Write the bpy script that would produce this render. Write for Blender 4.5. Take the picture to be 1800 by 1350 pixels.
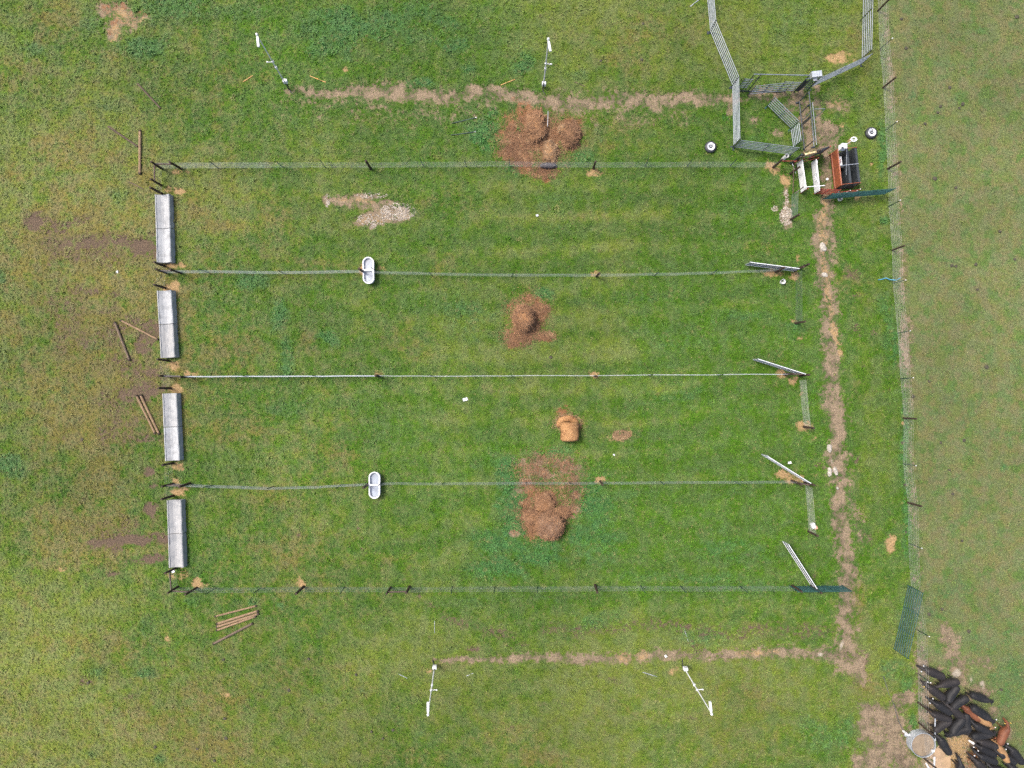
import bpy, bmesh, math, random
import numpy as np
from mathutils import Vector, Matrix

# ---------------------------------------------------------------- camera, sky, sun, exposure
H = 48.0            # drone height in metres
S = 25.0            # picture pixels per metre on the ground
scene = bpy.context.scene
for o in list(bpy.data.objects):
    bpy.data.objects.remove(o)
COL = scene.collection

cam_d = bpy.data.cameras.new("camera")
cam_d.sensor_fit = 'HORIZONTAL'
cam_d.angle = 2 * math.atan(36.0 / H)
cam_d.clip_start = 0.5
cam_d.clip_end = 5000
cam = bpy.data.objects.new("camera", cam_d)
cam.location = (0, 0, H)
cam.rotation_euler = (0, 0, 0)
COL.objects.link(cam)
scene.camera = cam

SUN_EL, SUN_AZ = math.radians(58), math.radians(-62)   # azimuth clockwise from +Y
world = bpy.data.worlds.new("World")
scene.world = world
world.use_nodes = True
wn = world.node_tree
wn.nodes.clear()
sky = wn.nodes.new('ShaderNodeTexSky')
sky.sky_type = 'NISHITA'
sky.sun_disc = False
sky.sun_elevation = SUN_EL
sky.sun_rotation = SUN_AZ
sky.air_density = 1.0
sky.dust_density = 6.0
sky.ozone_density = 0.6
bgn = wn.nodes.new('ShaderNodeBackground')
bgn.inputs['Strength'].default_value = 0.118
wo = wn.nodes.new('ShaderNodeOutputWorld')
wn.links.new(sky.outputs[0], bgn.inputs['Color'])
wn.links.new(bgn.outputs[0], wo.inputs['Surface'])

sun_d = bpy.data.lights.new("sun", 'SUN')
sun_d.energy = 1.55
sun_d.angle = math.radians(14)
sun_d.color = (1.0, 0.955, 0.89)
sun = bpy.data.objects.new("sun", sun_d)
sd = Vector((math.sin(SUN_AZ) * math.cos(SUN_EL), math.cos(SUN_AZ) * math.cos(SUN_EL), math.sin(SUN_EL)))
sun.rotation_euler = sd.to_track_quat('Z', 'Y').to_euler()
sun.location = (0, 0, 60)
COL.objects.link(sun)

vs = scene.view_settings
vs.view_transform = 'Standard'
vs.look = 'None'
vs.gamma = 1
vs.use_curve_mapping = False
vs.exposure = 1.36
scene.render.engine = 'CYCLES'
scene.cycles.use_denoising = False
scene.cycles.max_bounces = 3
scene.cycles.diffuse_bounces = 1
scene.cycles.glossy_bounces = 2
scene.cycles.caustics_reflective = False
scene.cycles.caustics_refractive = False
scene.cycles.adaptive_threshold = 0.02

rnd = random.Random(7)
rng = np.random.default_rng(11)

# ---------------------------------------------------------------- helpers
def P(px, py, z=0.0):
    """ground position of a thing seen at photograph pixel (px, py) at height z"""
    k = (H - z) / H / S
    return Vector(((px - 900) * k, (675 - py) * k, z))

def lin(r, g, b):
    f = lambda c: ((c / 255 + 0.055) / 1.055) ** 2.4 if c > 10.3 else c / 255 / 12.92
    return (f(r), f(g), f(b))

KALB = 2.05
def alb(r, g, b, k=None):
    k = k or KALB
    return tuple(c / k for c in lin(r, g, b))

def tag(o, label=None, cat=None, group=None, kind=None):
    if label: o['label'] = label
    if cat: o['category'] = cat
    if group: o['group'] = group
    if kind: o['kind'] = kind
    return o

def empty(name, loc, rz=0.0, label=None, cat=None, group=None):
    o = bpy.data.objects.new(name, None)
    o.empty_display_size = 0.3
    o.location = loc
    o.rotation_euler = (0, 0, rz)
    COL.objects.link(o)
    return tag(o, label, cat, group)

def place(name, me, parent=None, loc=(0, 0, 0), rot=(0, 0, 0), sc=(1, 1, 1), mat=None):
    o = bpy.data.objects.new(name, me)
    o.location = loc
    o.rotation_euler = rot
    o.scale = sc
    o.parent = parent
    COL.objects.link(o)
    if mat is not None:
        if len(me.materials) == 0:
            me.materials.append(mat)
        elif me.materials[0] is not mat:
            o.material_slots[0].link = 'OBJECT'
            o.material_slots[0].material = mat
    return o

class MB:
    def __init__(s):
        s.v, s.f = [], []
    def add(s, vs, fs):
        b = len(s.v)
        s.v += [tuple(v) for v in vs]
        s.f += [tuple(i + b for i in f) for f in fs]
        return s
    def box(s, c, d, rz=0.0, M=None):
        c = Vector(c)
        R = M if M is not None else Matrix.Rotation(rz, 3, 'Z')
        vs = []
        for x in (-.5, .5):
            for y in (-.5, .5):
                for z in (-.5, .5):
                    vs.append(c + R @ Vector((x * d[0], y * d[1], z * d[2])))
        return s.add(vs, [(0, 1, 3, 2), (4, 6, 7, 5), (0, 4, 5, 1), (2, 3, 7, 6), (0, 2, 6, 4), (1, 5, 7, 3)])
    def rings(s, rings, cap=True, closed=False):
        n = len(rings[0])
        vs = [p for r in rings for p in r]
        fs = []
        m = len(rings)
        for i in range(m if closed else m - 1):
            j = (i + 1) % m
            for k in range(n):
                k2 = (k + 1) % n
                fs.append((i * n + k, i * n + k2, j * n + k2, j * n + k))
        if cap and not closed:
            fs.append(tuple(range(n - 1, -1, -1)))
            fs.append(tuple((m - 1) * n + k for k in range(n)))
        return s.add(vs, fs)
    def path(s, pts, rad, n=6, cap=True):
        """tube through points; rad a number, list of numbers, or list of (ry, rz)"""
        pts = [Vector(p) for p in pts]
        if not isinstance(rad, (list, tuple)):
            rad = [rad] * len(pts)
        rs = []
        for i, p in enumerate(pts):
            a = pts[max(i - 1, 0)]; b = pts[min(i + 1, len(pts) - 1)]
            d = (b - a).normalized()
            up = Vector((0, 0, 1)) if abs(d.z) < .95 else Vector((1, 0, 0))
            u = d.cross(up).normalized()
            w = u.cross(d).normalized()
            r = rad[i]
            ra, rb = r if isinstance(r, (list, tuple)) else (r, r)
            rs.append([p + u * math.cos(2 * math.pi * k / n) * ra + w * math.sin(2 * math.pi * k / n) * rb for k in range(n)])
        return s.rings(rs, cap)
    def lathe(s, prof, n=24, c=(0, 0, 0), sy=1.0):
        c = Vector(c)
        return s.rings([[c + Vector((r * math.cos(2 * math.pi * k / n), sy * r * math.sin(2 * math.pi * k / n), z)) for k in range(n)] for r, z in prof])
    def mesh(s, name, mat=None, smooth=False):
        me = bpy.data.meshes.new(name)
        me.from_pydata(s.v, [], s.f)
        me.validate()
        if smooth:
            me.polygons.foreach_set('use_smooth', [True] * len(me.polygons))
        bm = bmesh.new(); bm.from_mesh(me)
        bmesh.ops.recalc_face_normals(bm, faces=bm.faces)
        bm.to_mesh(me); bm.free()
        if mat is not None:
            me.materials.append(mat)
        return me
    def obj(s, name, mat, parent=None, loc=(0, 0, 0), rot=(0, 0, 0), smooth=False):
        return place(name, s.mesh(name, mat, smooth), parent, loc, rot)

# ---------------------------------------------------------------- numpy value noise
_T = rng.random((256, 256))
def vnoise(x, y, seed=0):
    x = x + seed * 17.31; y = y + seed * 9.77
    xi = np.floor(x).astype(int); yi = np.floor(y).astype(int)
    fx = x - xi; fy = y - yi
    fx = fx * fx * (3 - 2 * fx); fy = fy * fy * (3 - 2 * fy)
    a = _T[xi & 255, yi & 255]; b = _T[(xi + 1) & 255, yi & 255]
    c = _T[xi & 255, (yi + 1) & 255]; d = _T[(xi + 1) & 255, (yi + 1) & 255]
    return (a * (1 - fx) + b * fx) * (1 - fy) + (c * (1 - fx) + d * fx) * fy
def fbm(x, y, scale, seed=0, octv=4, gain=.5):
    s = 0; a = 1; t = 0
    for i in range(octv):
        s = s + a * vnoise(x * scale, y * scale, seed + i * 5)
        t += a; a *= gain; scale *= 2.03
    return s / t

# ---------------------------------------------------------------- material helpers
class NT:
    def __init__(s, nt):
        s.nt = nt
    def n(s, t, **kw):
        o = s.nt.nodes.new(t)
        for k, v in kw.items():
            setattr(o, k, v)
        return o
    def l(s, a, b):
        s.nt.links.new(a, b)
    def set(s, sock, v):
        if hasattr(v, 'bl_idname') or hasattr(v, 'is_linked'):
            s.l(v, sock)
        else:
            sock.default_value = v
    def math(s, op, a, b=0.0, clamp=False):
        m = s.n('ShaderNodeMath', operation=op, use_clamp=clamp)
        s.set(m.inputs[0], a); s.set(m.inputs[1], b)
        return m.outputs[0]
    def mix(s, f, a, b, blend='MIX'):
        m = s.n('ShaderNodeMix', data_type='RGBA', blend_type=blend)
        s.set(m.inputs[0], f)
        s.set(m.inputs[6], a if hasattr(a, 'is_linked') else (*a, 1))
        s.set(m.inputs[7], b if hasattr(b, 'is_linked') else (*b, 1))
        return m.outputs[2]
    def smooth(s, v, lo, hi):
        m = s.n('ShaderNodeMapRange', interpolation_type='SMOOTHSTEP')
        s.set(m.inputs[0], v); m.inputs[1].default_value = lo; m.inputs[2].default_value = hi
        return m.outputs[0]
    def maprange(s, v, a, b, c, d):
        m = s.n('ShaderNodeMapRange')
        s.set(m.inputs[0], v)
        for i, q in enumerate((a, b, c, d)):
            m.inputs[1 + i].default_value = q
        return m.outputs[0]
    def noise(s, vec, scale, detail=3, rough=.55, off=0.0, dist=0.0):
        t = s.n('ShaderNodeTexNoise', noise_dimensions='2D' if getattr(s, 'flat', False) else '3D')
        t.inputs['Scale'].default_value = scale
        t.inputs['Detail'].default_value = detail
        t.inputs['Roughness'].default_value = rough
        t.inputs['Distortion'].default_value = dist
        if off:
            a = s.n('ShaderNodeVectorMath', operation='ADD')
            s.l(vec, a.inputs[0]); a.inputs[1].default_value = (off, off * .7, off * .3)
            vec = a.outputs[0]
        s.l(vec, t.inputs['Vector'])
        return t.outputs[0]

def material(name):
    m = bpy.data.materials.new(name)
    m.use_nodes = True
    nt = NT(m.node_tree)
    b = m.node_tree.nodes['Principled BSDF']
    return m, nt, b

def simple(name, c1, c2=None, rough=.6, metal=0.0, scale=6.0, spec=.4, bump=0.0, c3=None, stretch=None, obj=True, lo=.38, hi=.62):
    """two or three colours mixed by object-space noise"""
    m, nt, b = material(name)
    tc = nt.n('ShaderNodeTexCoord')
    vec = tc.outputs['Object']
    if stretch:
        mp = nt.n('ShaderNodeMapping'); mp.inputs['Scale'].default_value = stretch
        nt.l(vec, mp.inputs['Vector']); vec = mp.outputs[0]
    oi = nt.n('ShaderNodeObjectInfo')
    av = nt.n('ShaderNodeVectorMath', operation='MULTIPLY_ADD')
    nt.l(oi.outputs['Random'], av.inputs[0]); av.inputs[1].default_value = (37, 53, 71); nt.l(vec, av.inputs[2])
    vec = av.outputs[0]
    c2 = c2 or c1
    n1 = nt.noise(vec, scale, 4, .6)
    col = nt.mix(nt.smooth(n1, lo, hi), c1, c2)
    if c3:
        n2 = nt.noise(vec, scale * 3.1, 3, .6, off=9.0)
        col = nt.mix(nt.smooth(n2, .52, .7), col, c3)
    nt.l(col, b.inputs['Base Color'])
    b.inputs['Roughness'].default_value = rough
    b.inputs['Metallic'].default_value = metal
    b.inputs['Specular IOR Level'].default_value = spec
    if bump:
        bp = nt.n('ShaderNodeBump'); bp.inputs['Strength'].default_value = bump; bp.inputs['Distance'].default_value = .03
        nt.l(nt.noise(vec, scale * 4, 3, .6), bp.inputs['Height']); nt.l(bp.outputs[0], b.inputs['Normal'])
    return m
# ---------------------------------------------------------------- ground: masks on a fine grid
DX = 0.13
xs = np.concatenate([[-900, -400, -200, -100, -65], np.arange(-46, 46.01, DX), [65, 100, 200, 400, 900]])
ys = np.concatenate([[-900, -400, -200, -100, -55], np.arange(-36, 36.01, DX), [55, 100, 200, 400, 900]])
GX, GY = np.meshgrid(xs, ys)
PX = 900 + GX * S
PY = 675 - GY * S
WX = (fbm(GX, GY, .55, 1, 4) - .5)
WY = (fbm(GX, GY, .55, 40, 4) - .5)
WF = (fbm(GX, GY, 1.9, 80, 3) - .5)
M = {k: np.zeros_like(GX) for k in ('soil', 'hay', 'clay', 'mud', 'pale', 'lush', 'dry', 'past')}

def sstep(a, b, x):
    t = np.clip((x - a) / (b - a), 0, 1)
    return t * t * (3 - 2 * t)

def blob(key, cx, cy, rx, ry=None, amt=1.0, rot=0.0, warp=1.0):
    ry = ry or rx
    R = max(rx, ry) * 2.8 + 20
    i0, i1 = np.searchsorted(-PY[:, 0], [-(cy + R), -(cy - R)])
    j0, j1 = np.searchsorted(PX[0], [cx - R, cx + R])
    if i1 <= i0 or j1 <= j0: return
    sl = (slice(i0, i1), slice(j0, j1))
    w = min(rx, ry) * warp
    x = PX[sl] - cx + WX[sl] * w * 2.2
    y = PY[sl] - cy + WY[sl] * w * 2.2
    c, s_ = math.cos(rot), math.sin(rot)
    u = (x * c + y * s_) / rx
    v = (-x * s_ + y * c) / ry
    d = np.sqrt(u * u + v * v) + WF[sl] * .8 * warp
    M[key][sl] = np.maximum(M[key][sl], amt * (1 - sstep(.25, 1.5, d)))

def strip(key, pts, hw, amt=1.0, wob=1.0):
    x = PX + WX * 26 * wob
    y = PY + WY * 26 * wob
    best = np.full_like(PX, 1e9)
    for a, b in zip(pts[:-1], pts[1:]):
        ax, ay = a[:2]; bx, by = b[:2]
        h0 = a[2] if len(a) > 2 else hw
        h1 = b[2] if len(b) > 2 else hw
        dx, dy = bx - ax, by - ay
        t = np.clip(((x - ax) * dx + (y - ay) * dy) / (dx * dx + dy * dy), 0, 1)
        d = np.hypot(x - ax - t * dx, y - ay - t * dy) / (h0 + (h1 - h0) * t)
        best = np.minimum(best, d)
    best += WF * .9
    M[key][:] = np.maximum(M[key], amt * .84 * (1 - sstep(.0, 2.1, best)))

# --- bare earth: trench along the top, path on the right, trench along the bottom
strip('soil', [(505, 165, 6), (600, 166, 11), (690, 160, 19), (780, 168, 15), (860, 163, 14), (960, 178, 18), (1060, 182, 21), (1160, 178, 17), (1230, 170, 14), (1290, 168, 10)], 20, .92)
strip('soil', [(500, 195), (560, 188), (640, 190), (720, 200), (800, 195), (860, 200)], 24, .52)
strip('soil', [(1030, 205), (1120, 215), (1200, 200)], 22, .45)
strip('soil', [(1300, 168), (1345, 165), (1400, 170)], 13, .85)
blob('soil', 1330, 215, 16, 10, .62); blob('soil', 1365, 232, 14, 12, .6); blob('soil', 1385, 190, 16, 14, .8)
blob('soil', 1350, 175, 18, 10, .7); blob('soil', 1285, 190, 8, 20, .7)
strip('soil', [(1408, 165), (1416, 215), (1424, 262)], 13, .95, .4)
strip('soil', [(1434, 150), (1438, 200), (1442, 250)], 8, .9, .4)
strip('soil', [(1452, 245, 12), (1453, 275, 16), (1450, 330, 12)], 16, 1.0, .5)
blob('soil', 1462, 224, 28, 22, .95); blob('soil', 1480, 258, 18, 14, .8); blob('soil', 1470, 182, 28, 12, .62); blob('clay', 1470, 180, 18, 8, .5); blob('clay', 1480, 215, 12, 8, .5)
strip('soil', [(1453, 352, 14), (1452, 400, 17), (1451, 440, 19), (1456, 500, 18), (1461, 560, 17), (1464, 640, 17), (1466, 720, 18), (1472, 770, 20), (1474, 830, 22), (1478, 880, 15),
               (1484, 940, 19), (1488, 1010, 21), (1486, 1070, 15), (1484, 1120, 17), (1490, 1160, 26), (1512, 1190, 14)], 18, .98, .8)
strip('soil', [(1490, 845, 7), (1500, 880, 6), (1512, 920, 12), (1516, 950, 12)], 9, .72, .6)
strip('soil', [(1500, 1060), (1505, 1110), (1515, 1140)], 10, .6)
strip('clay', [(1448, 350), (1450, 400), (1456, 480), (1460, 540), (1472, 590), (1480, 620)], 7, .66)
strip('soil', [(765, 1160, 4), (820, 1158, 6), (900, 1157, 8), (1000, 1156, 9), (1120, 1153, 9), (1220, 1150, 9), (1330, 1147, 9), (1440, 1150, 13), (1490, 1155, 16)], 12, .97, .45)
strip('mud', [(1449, 440), (1455, 520), (1460, 600), (1462, 680), (1465, 740)], 7, .55, .4)
strip('mud', [(1474, 860), (1480, 930), (1484, 990), (1480, 1060), (1482, 1130)], 7, .5, .4)
strip('clay', [(1085, 1152), (1130, 1152)], 9, .6, .5)
strip('clay', [(1300, 1146), (1370, 1146)], 6, .55, .5)
strip('mud', [(960, 1108), (1050, 1104), (1150, 1100), (1220, 1108), (1330, 1112), (1450, 1108)], 13, .55)
strip('mud', [(750, 1068), (800, 1088), (860, 1110), (900, 1120)], 8, .55)
blob('mud', 830, 1140, 12, 6, .75); blob('mud', 905, 1135, 22, 7, .6); blob('mud', 1230, 1140, 20, 14, .6)
blob('mud', 1280, 1150, 12, 5, .9); blob('mud', 1480, 1150, 30, 14, .62); blob('mud', 1512, 1165, 12, 22, .7)
blob('mud', 1455, 1110, 20, 8, .5)
blob('pale', 1442, 1152, 7, 6, .9); blob('pale', 1478, 1135, 4, 12, .8, .25)
# --- under the boundary fence
strip('soil', [(1552, -40), (1562, 80), (1570, 200), (1578, 330), (1586, 470), (1593, 600), (1600, 740), (1606, 880), (1612, 1010), (1616, 1120), (1628, 1200), (1640, 1290), (1652, 1400)], 10, .5, .35)
strip('soil', [(1590, 560), (1596, 640)], 12, .8, .4)
strip('soil', [(1618, 1150), (1628, 1220), (1632, 1280)], 15, .98, .4)
blob('soil', 1605, 1018, 7, 8, .9); blob('clay', 1588, 742, 4, 5, .9)
# --- cattle end
strip('soil', [(1662, 1105, 8), (1672, 1130, 16), (1682, 1165, 17), (1686, 1195, 18)], 14, .95, .7)
blob('soil', 1660, 1125, 12, 8, .9); blob('soil', 1728, 1165, 26, 10, .62); blob('soil', 1730, 1210, 24, 18, .85)
blob('soil', 1648, 1172, 10, 8, .7); blob('soil', 1748, 1245, 14, 14, .75); blob('soil', 1700, 1290, 52, 50, .95)
blob('soil', 1660, 1240, 30, 40, .9)
blob('soil', 1715, 1340, 45, 32, .95); blob('soil', 1765, 1290, 18, 24, .7); blob('pale', 1682, 1183, 8, 10, .95); blob('pale', 1729, 1203, 7, 10, .9)
blob('pale', 1708, 1196, 4, 8, .7)
blob('clay', 1676, 1310, 26, 32, .8); blob('hay', 1706, 1322, 20, 22, .75); blob('clay', 1655, 1325, 30, 26, 1.0)
blob('soil', 1568, 1270, 46, 52, .98); blob('soil', 1560, 1320, 70, 46, .95); blob('soil', 1590, 1230, 26, 22, .9); blob('soil', 1520, 1240, 26, 18, .52)
blob('soil', 1515, 1330, 24, 30, .8); blob('mud', 1584, 1334, 16, 16, 1.0); blob('mud', 1503, 1335, 6, 16, .8); blob('mud', 1500, 1200, 14, 14, .6)
blob('lush', 1600, 1300, 8, 24, .9); blob('lush', 1608, 1262, 7, 20, .95)
# --- old hay
for a in [(945, 245, 62, 46, 1.), (912, 262, 34, 30, 1.), (985, 228, 34, 26, 1.), (930, 200, 26, 20, .85), (955, 300, 26, 12, .8), (962, 315, 10, 10, .85),
          (905, 205, 18, 14, .6), (925, 545, 26, 26, 1.), (915, 590, 26, 18, 1.), (948, 545, 16, 10, .85), (905, 606, 12, 10, .9), (955, 592, 18, 7, .85), (966, 596, 8, 6, .8),
          (925, 522, 12, 8, .8), (950, 915, 44, 30, .95), (955, 880, 34, 24, .95), (925, 905, 24, 22, .9), (1000, 740, 24, 16, .9), (890, 550, 6, 8, .5)]:
    blob('hay', *a)
for a in [(940, 830, 36, 24, .8), (995, 815, 28, 18, .78), (965, 805, 30, 14, .72), (1012, 870, 12, 18, .75), (1010, 835, 20, 14, .7), (925, 860, 22, 16, .72), (1000, 905, 18, 22, .6), (905, 930, 14, 10, .6)]:
    blob('soil', *a); blob('hay', a[0], a[1], a[2] * .8, a[3] * .8, a[4] * .6)
for a in [(205, 25, 44, 26, .8), (200, 50, 26, 18, .8), (190, 64, 12, 9, .8), (245, 25, 22, 12, .5)]:
    blob('soil', *a); blob('hay', a[0], a[1] - 6, a[2] * .7, a[3] * .7, .5); blob('clay', a[0] + 4, a[1] + 8, a[2] * .7, a[3] * .6, .5)
# --- fresh clay and pale dirt spots
for a in [(1470, 99, 18, 9, 1.), (1566, 957, 9, 12, 1.), (1088, 766, 12, 8, 1.), (1104, 758, 6, 8, .9),
          (1357, 296, 14, 9, .95), (1383, 318, 8, 12, .9), (1045, 302, 12, 6, .9), (533, 1024, 9, 9, 1.), (347, 1022, 8, 8, .95), (360, 1028, 6, 5, .8), (313, 335, 9, 7, .95), (293, 332, 6, 6, .6),
          (312, 302, 8, 5, .9), (332, 300, 6, 4, .7), (300, 467, 12, 5, .95), (320, 466, 8, 6, .9), (305, 502, 10, 8, 1.), (290, 506, 8, 6, .8), (304, 641, 9, 8, 1.), (332, 659, 10, 6, .9), (344, 658, 6, 4, .8),
          (311, 684, 10, 7, 1.), (312, 818, 10, 6, 1.), (308, 843, 8, 7, .9), (313, 866, 12, 6, 1.), (325, 858, 10, 5, .8), (334, 850, 6, 4, .7), (1048, 480, 8, 6, .6), (1045, 658, 9, 6, .75), (666, 658, 8, 5, .6),
          (1053, 841, 9, 7, .9), (640, 475, 8, 10, .95), (672, 471, 7, 5, .7), (1362, 478, 14, 6, .9), (1400, 484, 8, 8, .9), (1400, 455, 4, 7, .6), (1372, 657, 10, 9, 1.), (1394, 671, 9, 7, .95),
          (1410, 748, 12, 9, .8), (1398, 565, 8, 5, .7), (1380, 836, 14, 8, .95), (1392, 842, 22, 8, .7), (1428, 838, 6, 5, .5), (1400, 1036, 8, 4, .5), (755, 1178, 7, 5, .9), (1180, 1180, 12, 10, .55), (606, 123, 5, 4, .9),
          (108, 1000, 8, 5, .7), (293, 1124, 5, 5, .9), (398, 1222, 9, 5, .6), (1508, 345, 8, 4, .7), (1531, 288, 4, 3, .9), (1495, 246, 5, 5, .8), (1430, 770, 5, 5, .5), (1406, 595, 5, 4, .8), (1409, 692, 3, 4, .8), (302, 1007, 12, 8, .45), (320, 1010, 10, 8, .5)]:
    blob('clay', a[0], a[1], a[2] * 1.3, a[3] * 1.3, a[4], warp=.8)
# --- gravel bed and gravel by the post
for a in [(700, 372, 30, 16, .9), (655, 385, 26, 12, .85), (655, 398, 7, 7, .9), (650, 343, 30, 5, .75), (600, 352, 16, 5, .5), (575, 352, 5, 12, .85), (680, 352, 24, 6, .75), (640, 362, 20, 6, .5)]:
    blob('soil', a[0], a[1], a[2] * 1.25, a[3] * 1.3, min(1, a[4] * 1.2), warp=.7)
for a in [(1382, 380, 12, 18, .95), (1381, 345, 5, 20, .75), (1362, 366, 6, 5, .6)]:
    blob('soil', a[0], a[1], a[2] * 1.25, a[3] * 1.3, min(1, a[4] * 1.2), warp=.7)
strip('soil', [(574, 350, 7), (620, 350, 11), (665, 362, 16), (715, 374, 15)], 14, .95, .35)
strip('mud', [(590, 356), (640, 366)], 5, .5, .3)
blob('pale', 1382, 378, 9, 14, .55); blob('pale', 710, 372, 24, 11, .5); blob('clay', 655, 390, 22, 9, .6); blob('clay', 640, 350, 40, 7, .45); blob('clay', 600, 348, 20, 6, .4)
for a in [(1447, 434, 6, 8, 1.), (1450, 483, 6, 4, 1.), (1458, 788, 5, 8, 1.), (1459, 830, 4, 9, 1.), (1469, 829, 4, 8, 1.), (1464, 812, 3, 5, .8)]:
    blob('pale', *a, warp=.5)
# --- wet mud and worn ground west of the troughs
for a in [(150, 440, 100, 30, .5), (110, 560, 60, 60, .38), (200, 600, 60, 60, .42), (235, 700, 50, 40, .48), (215, 760, 50, 50, .4), (210, 940, 70, 30, .42), (255, 430, 34, 24, .85), (160, 428, 50, 14, .7), (95, 400, 40, 20, .6), (225, 948, 60, 14, .9), (262, 690, 34, 22, .8), (262, 590, 26, 30, .7), (268, 985, 30, 10, .9), (272, 895, 18, 16, .9), (235, 650, 40, 26, .6), (65, 388, 22, 16, .9), (255, 440, 24, 10, .85), (235, 428, 18, 8, .6), (270, 410, 14, 10, .55), (130, 428, 40, 6, .6), (90, 462, 10, 14, .5), (110, 452, 16, 10, .45), (255, 566, 22, 10, .75), (262, 605, 16, 14, .6),
          (245, 640, 24, 12, .6), (265, 655, 18, 10, .7), (258, 690, 26, 12, .85), (240, 700, 20, 14, .6), (262, 735, 12, 8, .55), (262, 775, 14, 8, .75), (266, 830, 10, 9, .95), (271, 853, 9, 8, .9), (277, 893, 12, 12, .85),
          (240, 947, 48, 9, .95), (215, 960, 24, 10, .55), (272, 986, 26, 7, .85), (200, 1008, 14, 6, .75), (112, 765, 8, 6, .7), (145, 772, 6, 5, .6), (155, 1198, 14, 8, .5), (230, 1225, 30, 5, .5),
          (1455, 570, 6, 20, .4), (1500, 480, 16, 12, .45), (1506, 520, 8, 8, .5), (1505, 580, 8, 14, .5), (1505, 810, 8, 12, .55), (1432, 820, 14, 6, .5), (1445, 828, 8, 10, .55), (1462, 815, 6, 18, .55), (1535, 585, 6, 10, .5),
          (1515, 648, 6, 5, .55), (1520, 840, 6, 4, .5), (1525, 945, 10, 8, .6), (1410, 600, 4, 28, .4), (628, 925, 3, 16, .5), (690, 1048, 5, 4, .7), (735, 1045, 8, 6, .6), (725, 1072, 3, 3, .4), (635, 965, 4, 3, .4), (528, 940, 20, 4, .3),
          (1320, 975, 14, 5, .3), (1440, 975, 10, 8, .35), (1435, 1010, 8, 10, .3), (900, 1280, 12, 6, .35), (960, 1235, 16, 8, .35), (1220, 1262, 12, 5, .35)]:
    blob('mud', *a)
strip('mud', [(1018, 1178), (1060, 1192), (1120, 1212), (1170, 1228)], 6, .34)
for pts, hw, am in [([(50, 384), (100, 392), (150, 390)], 9, .75), ([(95, 430), (170, 433)], 7, .8), ([(190, 416), (235, 428), (278, 446)], 11, .85), ([(165, 952), (230, 946), (292, 944)], 9, .9), ([(225, 986), (294, 985)], 7, .8),
                    ([(225, 560), (280, 572)], 9, .7), ([(230, 630), (285, 660)], 9, .65), ([(215, 690), (284, 684)], 10, .8), ([(230, 775), (284, 772)], 7, .6), ([(130, 510), (210, 520)], 8, .5), ([(90, 610), (190, 600)], 8, .45)]:
    strip('mud', pts, hw, am, .7)
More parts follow.
